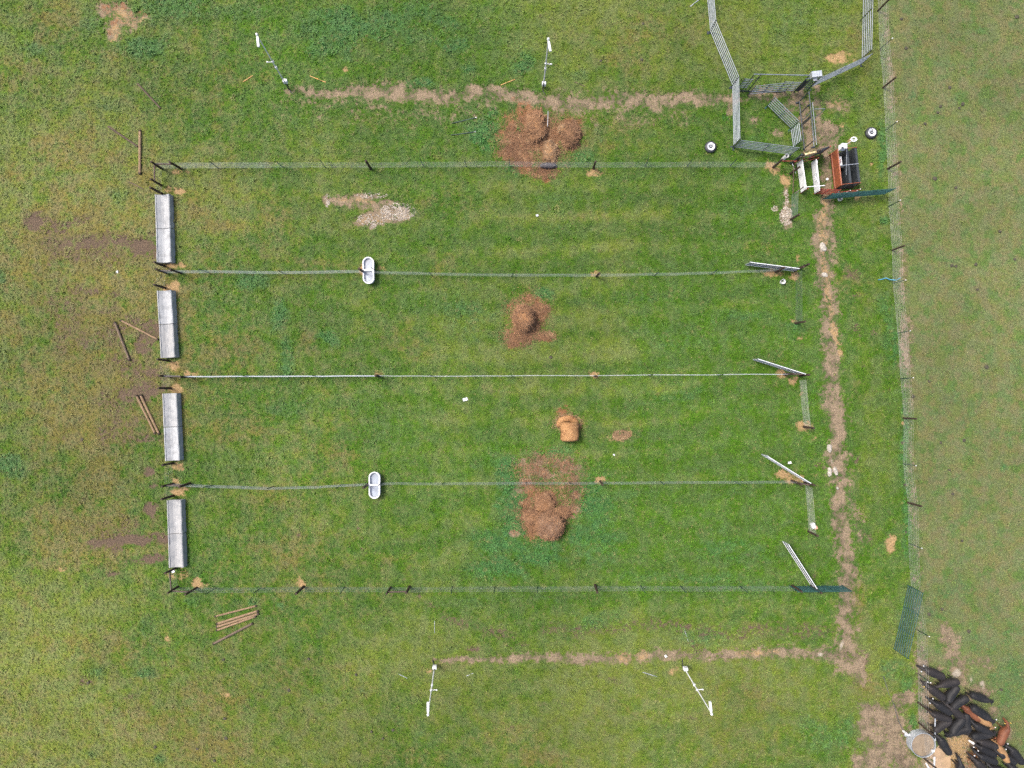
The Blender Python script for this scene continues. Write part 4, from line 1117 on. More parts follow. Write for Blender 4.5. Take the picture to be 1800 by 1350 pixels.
# ---------------------------------------------------------------- tall instrument poles
def pole(px, py, h, yaw, label, arm, box=None, lean=(0, 0)):
    t = empty('camera_pole', P(px, py), 0, label, 'pole', 'tall white camera poles')
    t.rotation_euler = (-lean[1] / h, lean[0] / h, 0)
    MB().path([(0, 0, -.1), (0, 0, .9)], .045, 8).obj('base_stake', m_black, t)
    MB().path([(0, 0, .85), (0, 0, h * .55), (0, 0, h)], [.042, .038, .034], 8).obj('shaft', m_white, t)
    c = empty_part('camera_head', t, (0, 0, h), yaw)
    MB().box((.40, 0, -.02), (.56, .13, .13)).obj('housing', m_white, c)
    MB().box((.12, 0, -.02), (.30, .10, .10)).obj('mount', m_white, c)
    MB().lathe([(.0, .10), (.07, .06), (.085, -.02), (.05, -.08), (.0, -.09)], 12, (-.04, 0, .06)).obj('cap', m_white, c, smooth=True)
    a = empty_part('cross_arm', t, (0, 0, h * .55), arm)
    MB().path([(-.1, 0, 0), (.36, 0, 0)], .022, 8).obj('arm', m_white, a)
    MB().box((.34, 0, .02), (.09, .06, .09)).obj('sensor', m_white, a)
    MB().box((0, 0, 0), (.11, .11, .16)).obj('clamp', m_white, a)
    MB().box((0, .0, h * .44), (.12, .12, .24)).obj('junction', m_white, t)
    if box:
        MB().box((.02, .08, box), (.27, .2, .34)).obj('battery_box', m_white, t)
    return t
def empty_part(name, parent, l, rz):
    o = bpy.data.objects.new(name, None); o.location = l; o.rotation_euler = (0, 0, rz); o.parent = parent; o.empty_display_size = .1
    COL.objects.link(o); return o
pole(508, 157, 6.9, -math.pi / 2 + .12, 'white camera pole at the top left, with a white battery box near its foot', math.pi + .1, 1.0, (.34, .26))
pole(955, 155, 6.7, -math.pi / 2 + .18, 'white camera pole standing above the old hay heap', -.15, .5)
pole(764, 1170, 7.0, math.pi / 2 + .02, 'white camera pole at the left end of the lower earth strip', .05, .45, (.40, 0))
pole(1200, 1170, 6.9, math.pi / 2 + .12, 'white camera pole below the middle of the lower earth strip', .1, .7)

# ---------------------------------------------------------------- round steel stock tank
tk = empty('stock_tank', P(1613.5, 1301.5), 0, 'round galvanised stock tank of muddy water beside the cattle', 'tank')
prof = [(0, .03), (.80, .03), (.82, .0)]
for i in range(9):
    z = .03 + i * .068
    prof += [(.835, z), (.82, z + .034)]
prof += [(.85, .63), (.86, .655), (.845, .675), (.815, .665), (.805, .60), (.80, .10), (0, .08)]
MB().lathe(prof, 48).obj('shell', simple('corrugated_tank_steel', (.30, .33, .36), (.44, .47, .50), .38, metal=.55, scale=3), tk)
MB().lathe([(0, .53), (.80, .53), (.80, .525), (0, .525)], 48).obj('water', m_muddyw, tk)
MB().path([(.02, -.05, .54), (.0, -.55, .55)], .012, 6).obj('float_rod', m_oldlog, tk)
MB().box((.62, -.35, .70), (.16, .14, .12)).obj('valve', m_galvl, tk)
pv = empty('white_pipe', P(1633, 1322), 0, 'white plastic pipe leading from the stock tank off the bottom edge', 'pipe')
MB().path([(0, 0, .62), (.0, -1.9, .55)], .055, 10).obj('pipe', m_white, pv)
MB().path([(-.25, -.75, .05), (.05, -1.25, .05), (.08, -1.9, .05)], .06, 10).obj('lower_pipe', m_white, pv)
gp = empty('grey_pipe', P(1630, 1250), 0, 'pale grey pipe along the boundary fence above the stock tank', 'pipe')
MB().path([(0, .1, .9), (.04, -.9, .8), (.12, -1.7, .72)], .045, 8).obj('pipe', m_galv, gp)
MB().path([(-.2, .25, .9), (.22, -.12, .9)], .04, 8).obj('valve_arm', m_galv, gp)
hy = empty('yard_hydrant', P(1588, 1285), 0, 'small silver yard hydrant at the left side of the stock tank', 'hydrant')
MB().lathe([(0, 0), (.09, 0), (.09, .35), (.06, .4), (.06, .6), (0, .62)], 12).obj('body', m_galvl, hy)
MB().path([(-.15, .05, .45), (.18, -.03, .5)], .05, 8).obj('spout', m_galvl, hy)
MB().box((-.02, -.14, .3), (.16, .12, .12)).obj('elbow', m_galv, hy)
hs = empty('water_hose', P(1587, 1283), 0, 'thin dark hose curving down to the stock tank', 'hose')
def hose_pts(l): return [P(x, y) - hs.location + Vector((0, 0, .05)) for x, y in l]
MB().path(hose_pts([(1552, 1188), (1556, 1200), (1562, 1220), (1571, 1238), (1576, 1258), (1581, 1272), (1587, 1283)]), .022, 6).obj('hose', simple('dark_hose', (.05, .05, .055), (.08, .08, .085), .6), hs)
m_hayor = hay_mat('orange_hay', [(.19, .095, .045), (.27, .15, .075), (.11, .058, .03), (.34, .21, .12)])
m_haydark = hay_mat('dark_wet_hay', [(.09, .05, .028), (.15, .088, .048), (.045, .027, .018), (.27, .17, .085)])
m_strawd = simple('old_straw', (.22, .118, .062), (.14, .076, .042), .9, scale=.8, c3=(.30, .18, .10))
# ---------------------------------------------------------------- hay bales and heaps
def bale(name, px, py, rx, ry, h, label, mat, seed, lump=.10, top=.75, rot=0.0, dip=0.0, lean=(0, 0), straws=1100, skirt=.28):
    """weathered round bale standing on end or slumped: noisy barrel with a rounded crown"""
    p = P(px, py)
    rr = random.Random(seed)
    n, m = 40, 22
    off = seed * 3.7
    rings = []
    prof = []
    for j in range(m):
        t = j / (m - 1)
        if t < .55:
            prof.append((1.0 + .05 * math.sin(t * 5), t / .55 * top))
        else:
            a = (t - .55) / .45 * math.pi / 2
            prof.append((math.cos(a) ** .55 if a < 1.55 else 0.02, top + (1 - top) * math.sin(a) ** .8))
    prof = [(1 + skirt * 1.6, -.02), (1 + skirt, .07), (1 + skirt * .35, .2)] + prof[4:]
    m = len(prof)
    for j, (r, z) in enumerate(prof):
        ring = []
        for k in range(n):
            a = 2 * math.pi * k / n
            x, y = math.cos(a), math.sin(a)
            q = np.array([x * 2.2 * r + off]); w = np.array([y * 2.2 * r + z * 3 + off])
            nz = float(fbm(q, w, 1.1, seed, 4)[0]) - .5
            nz2 = float(fbm(q, w, 5.0, seed + 3, 2)[0]) - .5
            rad = r * (1 + nz * lump * 4 + nz2 * .07)
            zz = z * h * (1 + nz * lump * 1.2)
            if dip:
                zz -= dip * max(0, 1 - r) * h
            ring.append(Vector((x * rad * rx + lean[0] * z, y * rad * ry + lean[1] * z, zz - .05)))
        rings.append(ring)
    o = MB().rings(rings).obj(name, mat, None, (p.x, p.y, 0), (0, 0, rot), smooth=True)
    mb = MB()
    for i in range(straws):
        q = rings[rr.randrange(1, m - 1)][rr.randrange(n)]
        u = rr.uniform(1.0, 1.06); base_ = Vector((q.x * u, q.y * u, q.z + .012))
        dv = Vector((rr.uniform(-1, 1) + q.x * .5, rr.uniform(-1, 1) + q.y * .5, rr.uniform(-.5, .25))).normalized() * rr.uniform(.06, .22)
        wv = dv.cross(Vector((0, 0, 1))).normalized() * .008
        mb.add([base_ - dv - wv, base_ + dv - wv, base_ + dv + wv, base_ - dv + wv], [(0, 1, 2, 3)])
    if straws:
        me = bpy.data.meshes.new('loose_straw'); me.from_pydata(mb.v, [], mb.f); me.materials.append(m_straw if mat is m_hayfresh else m_strawd)
        place('loose_straw', me, o)['kind'] = 'stuff'
    return tag(o, label, 'hay bale' if name == 'hay_bale' else 'hay heap')

bale('hay_bale', 920.5, 560, .64, .78, 1.3, 'rounded brown hay bale standing alone in the second pen', m_hayor, 2, .08, .55, skirt=.1)
# big upturned bale, greyish top
bale('hay_bale', 966, 922, .88, .92, 1.15, 'large dark hay bale with a grey flat top in the lowest pen', m_haygrey, 5, .08, .66, dip=.05, skirt=.08, lean=(-.05, .12))
# fresh bale lying on its side
fb = empty('hay_bale', P(1000, 757), 0.02, 'fresh golden hay bale lying on its side in the third pen', 'hay bale')
mb = MB(); rings = []
for i in range(15):
    t = i / 14; y = -.68 + 1.3 * t
    e = min(t, 1 - t)
    rk = .60 * (1 - .18 * max(0, 1 - e / .09) ** 2)
    ring = []
    for k in range(30):
        a = 2 * math.pi * k / 30
        nz = float(fbm(np.array([math.cos(a) * 2 + 4]), np.array([math.sin(a) * 2 + y * 2]), 1.5, 4, 3)[0]) - .5
        r = rk * (1 + nz * .22)
        zz = r * math.sin(a) * .92 + .5
        ring.append(Vector((r * math.cos(a) * 1.05, y, max(0, zz))))
    rings.append(ring)
mb.rings(rings).obj('bale_roll', m_hayfresh, fb, smooth=True)
mb = MB(); rings = []
for i in range(15):
    t = i / 14
    a = math.pi * (1.08 - 1.2 * t)
    c = Vector((.62 * math.cos(a) - .08, .42 + .44 * math.sin(a), .10))
    s_ = .26 * (math.sin(math.pi * min(1, max(.06, t * .9 + .1))) ** .4) * rnd.uniform(.85, 1.1)
    rings.append([c + Vector((math.cos(a) * s_ * math.cos(q), math.sin(a) * s_ * math.cos(q), max(-.1, s_ * .75 * math.sin(q)))) for q in [2 * math.pi * w / 10 for w in range(10)]])
mb.rings(rings).obj('fallen_hay', m_hayfresh, fb, smooth=True)
# broken bales in the top heap
bale('hay_heap', 943, 224, .60, .95, .62, 'slumped brown hay heap, left of the group by the top fence', m_hay, 11, .24, .4, skirt=.45)
bale('hay_heap', 1004, 238, .55, .72, .60, 'dark hay heap with golden edges, right of the group by the top fence', m_haydark, 14, .24, .4, skirt=.45)
bale('hay_heap', 968, 268, .42, .62, .45, 'small golden hay heap nearest the top fence', m_hayfresh, 17, .28, .35, skirt=.5)
bale('hay_heap', 990, 229, .30, .26, .40, 'small pale hay lump between the two top heaps', m_hayfresh, 19, .18, .4, straws=300)
bale('hay_heap', 958, 884, .62, .62, .45, 'low hay heap above the large grey-topped bale', m_hay, 23, .2, .35, skirt=.5)
bale('hay_heap', 938, 908, .62, .42, .40, 'low brown hay ridge left of the large grey-topped bale', m_hay, 29, .2, .35, skirt=.5)
bale('hay_heap', 983, 902, .62, .36, .45, 'dark hay ridge above the large grey-topped bale', m_hay, 31, .2, .35, skirt=.4)
nb = bale('net_wrap_bundle', 963, 292, .58, .20, .32, 'dark bundle of old net wrap lying against the top fence', simple('dark_net_wrap', (.03, .026, .03), (.06, .05, .052), .8, scale=9), 37, .14, .5, straws=0, skirt=.1)
nb['category'] = 'bundle'

# loose hay and straw lying about (uncountable)
def scatter(name, label, spots, n, mat, L=.16, w=.007, zmax=.10, cat='hay'):
    mb = MB()
    rr = random.Random(n)
    for (px, py, rx, ry, share) in spots:
        for i in range(int(n * share)):
            a = rr.uniform(0, 6.28); r = math.sqrt(rr.random()) * rr.choice((1, 1, 1, 1.15, 1.45))
            p = P(px + rx * r * math.cos(a), py + ry * r * math.sin(a))
            z = gz(p.x, p.y) + rr.uniform(.015, zmax)
            t = rr.uniform(0, 6.28); l = L * rr.uniform(.4, 1.2) / 2
            dx, dy = math.cos(t) * l, math.sin(t) * l
            wx, wy = -math.sin(t) * w, math.cos(t) * w
            dz = rr.uniform(-.03, .03)
            mb.add([(p.x - dx - wx, p.y - dy - wy, z - dz), (p.x + dx - wx, p.y + dy - wy, z + dz), (p.x + dx + wx, p.y + dy + wy, z + dz + .004), (p.x - dx + wx, p.y - dy + wy, z - dz + .004)], [(0, 1, 2, 3)])
    o = place(name, mb_fast(mb, name, mat))
    return tag(o, label, cat, kind='stuff')
def mb_fast(mb, name, mat):
    me = bpy.data.meshes.new(name); me.from_pydata(mb.v, [], mb.f); me.materials.append(mat); return me
scatter('scattered_hay', 'loose brown hay trampled around the heaps by the top fence', [(945, 245, 62, 44, .55), (910, 262, 32, 30, .25), (955, 303, 26, 12, .1), (985, 225, 34, 24, .1)], 9000, m_strawd)
scatter('scattered_hay', 'loose reddish hay around the bale in the second pen', [(930, 550, 34, 34, .4), (912, 592, 26, 18, .35), (955, 590, 22, 8, .15), (950, 543, 18, 8, .1)], 5000, m_strawd)
scatter('scattered_hay', 'trampled hay and earth above the large bale in the lowest pen', [(962, 830, 58, 34, .35), (950, 905, 46, 34, .5), (1005, 870, 22, 26, .15)], 7000, m_strawd)
scatter('scattered_hay', 'light straw around the fresh bale and beside it', [(998, 742, 26, 14, .6), (1092, 765, 16, 8, .4)], 1400, m_straw)

# gravel (uncountable)
def gravel(name, label, spots, n, lo, hi, mat):
    mb = MB(); rr = random.Random(n + 5)
    for (px, py, rx, ry, share) in spots:
        for i in range(int(n * share)):
            a = rr.uniform(0, 6.28); r = math.sqrt(rr.random())
            p = P(px + rx * r * math.cos(a), py + ry * r * math.sin(a))
            s_ = rr.uniform(lo, hi); z = gz(p.x, p.y) + s_ * .25
            v = [(s_, 0, 0), (0, s_ * rr.uniform(.6, 1), 0), (-s_ * rr.uniform(.6, 1), 0, 0), (0, -s_, 0), (0, 0, s_ * .7), (0, 0, -s_)]
            t = rr.uniform(0, 6.28); c_, q_ = math.cos(t), math.sin(t)
            mb.add([(p.x + x * c_ - y * q_, p.y + x * q_ + y * c_, z + w) for x, y, w in v], [(0, 1, 4), (1, 2, 4), (2, 3, 4), (3, 0, 4), (1, 0, 5), (2, 1, 5), (3, 2, 5), (0, 3, 5)])
    return tag(place(name, mb_fast(mb, name, mat)), label, 'gravel', kind='stuff')
gravel('gravel', 'pale pink gravel bed in the top pen', [(700, 372, 32, 16, .55), (655, 386, 28, 10, .2), (576, 352, 5, 12, .08), (655, 344, 30, 5, .12), (656, 398, 6, 6, .05)], 900, .02, .06, m_stone)
gravel('gravel', 'pale pink gravel heap beside the chute fence', [(1382, 380, 12, 17, .7), (1381, 350, 6, 18, .2), (1362, 367, 6, 5, .1)], 420, .02, .055, m_stone)
gravel('gravel', 'pale broken stones on the ground among the cattle', [(1682, 1312, 24, 32, .8), (1708, 1330, 18, 20, .2)], 260, .02, .06, simple('sandy_stone', (.30, .23, .165), (.18, .13, .09), .85, scale=6))

# pale rocks in the lane
def rock(px, py, sx, sy, rz, label):
    rr = random.Random(int(px * 7 + py))
    mb = MB(); rings = []
    for j, (r, z) in enumerate([(.9, -.03), (1.0, .03), (.85, .08), (.45, .11), (.02, .115)]):
        rings.append([Vector((sx * r * math.cos(2 * math.pi * k / 11) * (.8 + .4 * vn), sy * r * math.sin(2 * math.pi * k / 11) * (.8 + .4 * vn), z * rr.uniform(.8, 1.1)))
                      for k in range(11) for vn in [float(vnoise(np.array([k * .9 + px]), np.array([j * .25]), 3)[0])]])
    p = P(px, py)
    o = mb.rings(rings).obj('pale_rock', m_chalk, None, (p.x, p.y, gz(p.x, p.y)), (0, 0, rz))
    return tag(o, label, 'rock', 'pale rocks in the lane')
m_chalk = simple('chalky_rock', (.23, .21, .18), (.34, .315, .275), .85, scale=7, bump=.4)
rock(1447, 434, .22, .34, .5, 'largest pale rock in the lane below the green gate')
rock(1450, 483, .24, .17, -.3, 'pale round rock in the lane level with the uppermost open gate')
rock(1458, 788, .17, .32, .3, 'pale rock highest of the four beside the third gate')
rock(1458.5, 830, .16, .36, .0, 'pale long rock, left of the pair beside the third gate')
rock(1469, 829, .15, .34, .35, 'pale long rock, right of the pair beside the third gate')
rock(1472, 858, .08, .12, .2, 'small pale rock just below the pair in the lane')

# ---------------------------------------------------------------- loose posts and poles on the ground
def log(a, b_, r, label, mat, group, z=0, ends=True, name='fence_log', cat='log'):
    A, B = P(*a), P(*b_)
    d = B - A; L = d.length
    o = MB().path([(0, 0, 0), (L * .3, 0, .004), (L * .7, 0, -.004), (L, 0, 0)], [r, r * 1.02, r * .97, r * .92], 10).obj(name, mat, None, (A.x, A.y, r * .85 + z + .01), (0, 0, math.atan2(d.y, d.x)))
    tag(o, label, cat, group)
    if ends:
        em = MB().path([(-.012, 0, 0), (.10, 0, 0)], r * 1.03, 10).mesh('log_end', m_logend)
        place('log_end', em, o); place('log_end', em, o, (L - .09, 0, 0))
    return o
m_darklog = simple('dark_weathered_pole', (.05, .036, .026), (.10, .07, .048), .85, scale=4, c3=(.02, .015, .012), stretch=(.7, 5, 5))
G1 = 'loose posts lying left of the troughs'
log((243, 148), (283, 191), .06, 'thin grey pole lying alone at the upper left', m_darklog, G1, ends=False)
log((191, 223), (243, 258), .07, 'thin dark pole slanting down towards the thick upright log', m_darklog, G1, ends=False)
log((247.5, 230), (247, 307), .095, 'thick speckled log lying straight up and down near the pen corner', m_log, G1)
log((227, 320), (252, 332), .035, 'short weathered stick left of the pen corner', m_oldlog, G1, ends=False)
log((213, 563), (279, 597), .075, 'light brown log whose lower end points at the second pair of troughs', m_log, G1)
log((203, 566), (229, 634), .085, 'dark weathered log lying steeply left of the second pair of troughs', m_oldlog, G1)
log((241, 695), (274, 762), .085, 'left log of the two lying side by side left of the third pair of troughs', m_log, G1)
log((248, 694), (281, 763), .09, 'right log of the two lying side by side left of the third pair of troughs', m_log, G1)
G2 = 'five posts laid out below the pens'
log((378.4, 1083), (451.8, 1064.4), .065, 'topmost and thinnest post of the five lying below the pens', m_log, G2)
log((382, 1096), (455, 1073), .085, 'second post from the top of the five lying below the pens', m_log, G2)
log((381, 1101.5), (455.5, 1078), .085, 'middle post of the five lying below the pens', m_log, G2)
log((381, 1107.5), (451, 1082.5), .075, 'fourth post from the top of the five lying below the pens', m_log, G2)
log((375.6, 1131), (445, 1095), .085, 'lowest post of the five, lying apart at a steeper slant', m_oldlog, G2)
m_stake = simple('orange_stake', (.42, .20, .06), (.50, .30, .12), .7, scale=3)
G3 = 'thin stakes lying in the grass'
log((428, 144), (445, 133), .028, 'thin orange stake left of the upper left camera pole', m_stake, G3, ends=False, name='ground_stake', cat='stake')
log((545, 134), (573, 145), .028, 'thin orange stake right of the upper left camera pole', m_stake, G3, ends=False, name='ground_stake', cat='stake')
log((880, 150), (905, 140), .028, 'thin orange stake left of the camera pole above the hay', m_stake, G3, ends=False, name='ground_stake', cat='stake')
log((1010, 144), (1028, 152), .022, 'thin pale stake right of the camera pole above the hay', m_oldlog, G3, ends=False, name='ground_stake', cat='stake')
log((1129, 1181), (1157, 1190), .022, 'thin pale stake left of the lower right camera pole', m_galv, G3, ends=False, name='ground_stake', cat='stake')
log((1203, 1106), (1210, 1128), .02, 'thin pale rod lying just above the lower earth strip', m_galv, G3, ends=False, name='ground_stake', cat='stake')
log((700, 1184), (716, 1192), .02, 'thin pale stake left of the lower left camera pole', m_galv, G3, ends=False, name='ground_stake', cat='stake')
log((820, 1188), (832, 1183), .018, 'short pale stake right of the lower left camera pole', m_galv, G3, ends=False, name='ground_stake', cat='stake')
log((963, 199), (962, 226), .02, 'pale thin rod lying on the hay between the top heaps', m_galv, G3, .35, ends=False, name='ground_stake', cat='stake')
log((764, 1091), (764, 1112), .015, 'fine pale rod lying above the lower left camera pole', m_galv, G3, ends=False, name='ground_stake', cat='stake')
log((1213, 12), (1232, -3), .03, 'grey tube lying at the top edge left of the round pen', m_galv, None, ends=False, name='steel_tube', cat='tube')
for (a, b_, lb) in [((797, 217), (839, 207), 'upper of two green steel posts lying left of the hay heap'), ((795, 238), (839, 232), 'lower of two green steel posts lying left of the hay heap')]:
    A, B = P(*a), P(*b_); d = B - A
    o = empty('steel_post', A, math.atan2(d.y, d.x), lb, 'post', 'green steel posts lying in the grass')
    q = place('shaft', TPOST, o, (.1, 0, .06), (0, math.pi / 2, 0))
    place('post_tip', TCAP, q)
# cables at pole feet
m_cable = simple('black_cable', (.015, .015, .017), (.03, .03, .03), .6)
for pts, lb in [([(508, 157), (511, 162), (516, 166)], 'black cable at the foot of the upper left camera pole'), ([(760, 1160), (763, 1168), (765, 1176)], 'black cable at the foot of the lower left camera pole'),
                ([(1199, 1158), (1199, 1166), (1202, 1180)], 'black cable at the foot of the lower right camera pole'), ([(956, 152), (954, 160), (958, 166)], 'black cable at the foot of the camera pole above the hay')]:
    p0 = P(*pts[0])
    o = MB().path([P(*q) - p0 + Vector((0, 0, .04)) for q in pts], .03, 6).obj('power_cable', m_cable, None, p0)
    tag(o, lb, 'cable', 'cables at the pole feet')
# blue twine on the boundary fence
p0 = P(1556, 494)
o = MB().path([P(x, y) - p0 + Vector((0, 0, z)) for x, y, z in [(1543, 492, .05), (1550, 491, .08), (1556, 489, .1), (1562, 492, .15), (1570, 494, .4), (1573, 491, .7)]], .03, 6).obj('blue_twine', simple('blue_twine', (.03, .17, .30), (.05, .24, .36), .6), None, p0)
tag(o, 'tangle of blue twine caught on the boundary fence', 'twine')

# small white litter and buckets
def bucket(px, py, r, h, label, name='white_bucket', cat='bucket'):
    t = empty(name, P(px, py), rnd.uniform(0, 6), label, cat)
    MB().lathe([(0, 0), (r * .85, 0), (r, h), (r * .93, h), (r * .8, .03), (0, .03)], 18).obj('pail', m_white, t, smooth=False)
    MB().path([(-r, 0, h * .95), (-r * .5, -r * .9, h * .9), (r * .5, -r * .9, h * .9), (r, 0, h * .95)], .008, 6).obj('handle', m_galv, t)
    return t
bucket(1374, 496, .17, .30, 'white bucket standing below the uppermost open gate')
bucket(1475, 351, .13, .25, 'white bucket just below the dark green gate at the chute')
bucket(1374.5, 281, .13, .9, 'white capped pipe at the left end of the head gate bar', 'capped_pipe', 'pipe')
def scrap(px, py, sx, sy, label, rz=0.0, mat=None):
    p = P(px, py)
    mb = MB(); n = 5
    rr = random.Random(int(px))
    v = []
    for i in range(n):
        for j in range(n):
            v.append((sx * (i / (n - 1) - .5) * rr.uniform(.85, 1.1), sy * (j / (n - 1) - .5) * rr.uniform(.85, 1.1), .06 + rr.uniform(-.03, .05)))
    f = [(i * n + j, (i + 1) * n + j, (i + 1) * n + j + 1, i * n + j + 1) for i in range(n - 1) for j in range(n - 1)]
    mb.add(v, f)
    mb.add([(x, y, z - .02) for x, y, z in v], [tuple(reversed(q)) for q in f])
    o = mb.obj('litter_scrap', mat or m_white, None, (p.x, p.y, 0), (0, 0, rz))
    return tag(o, label, 'litter', 'scraps of white litter in the grass')
scrap(818, 702, .34, .22, 'white scrap in the grass in the middle of the third pen', .3)
scrap(1387.5, 813, .24, .16, 'white scrap in the grass above the third open gate', .2)
scrap(944, 379, .18, .14, 'white scrap in the grass of the top pen', .2)
scrap(207, 478, .14, .18, 'white scrap in the field left of the topmost troughs', 0)
scrap(1170, 1153, .16, .16, 'white scrap on the lower earth strip', .6)
scrap(1079, 799, .10, .16, 'small white scrap right of the fresh hay bale', .6)
scrap(305, 1004, .22, .20, 'white scrap at the lower end of the lowest trough', .4)
sl = empty('salt_block', P(1428, 925), .3, 'white and pink salt block by the lowest lane fence post', 'salt block')
MB().box((0, .08, .14), (.24, .34, .28)).obj('white_block', m_white, sl)
MB().box((.16, -.12, .09), (.2, .22, .16)).obj('pink_block', simple('pink_salt', (.5, .28, .2), (.42, .22, .16), .8), sl)

# muddy puddle by the tank
mb = MB(); pts = []
for k in range(30):
    a = 2 * math.pi * k / 30
    r = .85 + .3 * float(vnoise(np.array([3 * math.cos(a)]), np.array([3 * math.sin(a)]), 4)[0])
    pts.append((1652 + 20 * r * math.cos(a), 1338 + 26 * r * math.sin(a)))
mb.add([P(*q) + Vector((0, 0, .03)) for q in pts], [tuple(range(30))])
pd = mb.obj('puddle', m_puddle)
tag(pd, kind='structure')

# dung pats
m_dung = simple('dung', (.035, .034, .022), (.055, .05, .034), .9, scale=9)
dm = []
for s_ in range(3):
    rr = random.Random(s_)
    rings = [[Vector((r * math.cos(2 * math.pi * k / 9) * rr.uniform(.7, 1.2), r * math.sin(2 * math.pi * k / 9) * rr.uniform(.7, 1.2), z)) for k in range(9)] for r, z in [(.15, -.02), (.15, .03), (.10, .06), (.03, .065)]]
    dm.append(MB().rings(rings).mesh('dung_pat', m_dung))
dl = [(1592, 85, 1.), (1584, 34, .9), (1596, 32, .7), (1660, 59, .7), (1636, 58, .7), (1669, 154, 1.), (1692, 183, 1.1), (1686, 190, .8), (1652, 177, .7), (1653, 187, .9), (1648, 198, .8), (1626, 218, .9), (1611, 221, .7), (1643, 314, 1.3), (1680, 330, .9),
      (1652, 218, .7), (1787, 30, 1.2), (1705, 190, .6), (1673, 467, 1.), (1680, 468, .8), (1680, 473, .7), (1668, 472, .7), (1715, 465, 1.), (1757, 407, .9), (1762, 405, .7), (1783, 456, .9), (1734, 645, 1.3), (1718, 509, .8),
      (1605, 697, 1.1), (1633, 670, .8), (1612, 675, .7), (1694, 774, 1.), (1668, 826, .8), (1674, 868, 1.), (1653, 778, .8), (1702, 1109, 1.1), (1632, 1079, 1.), (1690, 950, .8), (1655, 1070, .9), (1585, 778, 1.), (1590, 852, .8), (1592, 935, .8),
      (1759, 1212, .8), (968, 628, .9), (1034, 618, .7), (1102, 626, .6), (966, 693, .6), (395, 1263, 1.), (398, 1297, 1.2), (273, 1313, 1.), (347, 1316, .9), (377, 1337, .9), (393, 1159, .8), (508, 1213, 1.), (626, 1186, .9), (543, 1158, .8), (653, 1286, .8),
      (691, 1283, .9), (673, 1298, .8), (1056, 107, .8), (1130, 42, .8), (1112, 66, .7), (1128, 105, .8), (1213, 112, .7), (1083, 12, .6), (145, 772, .9), (236, 1074, .6), (395, 950, .6), (1332, 43, .7), (1364, 44, .6), (155, 1200, 1.), (252, 1196, .6)]
for x, y, s_ in dl:
    if s_ < .75: continue
    s_ *= .8
    p = P(x, y)
    o = place('dung_pat', dm[rnd.randrange(3)], None, (p.x, p.y, gz(p.x, p.y) + .02), (0, 0, rnd.uniform(0, 6)), (s_, s_, 1))
    where = 'in the grazed pasture right of the boundary fence' if x > 1575 else 'in the field below the pens' if y > 1100 else 'in the grass above the pens' if y < 200 else 'between the middle pens' if x > 900 else 'in the field left of the troughs'
    tag(o, 'small dark dung pat ' + where, 'dung pat', 'dung pats ' + where)

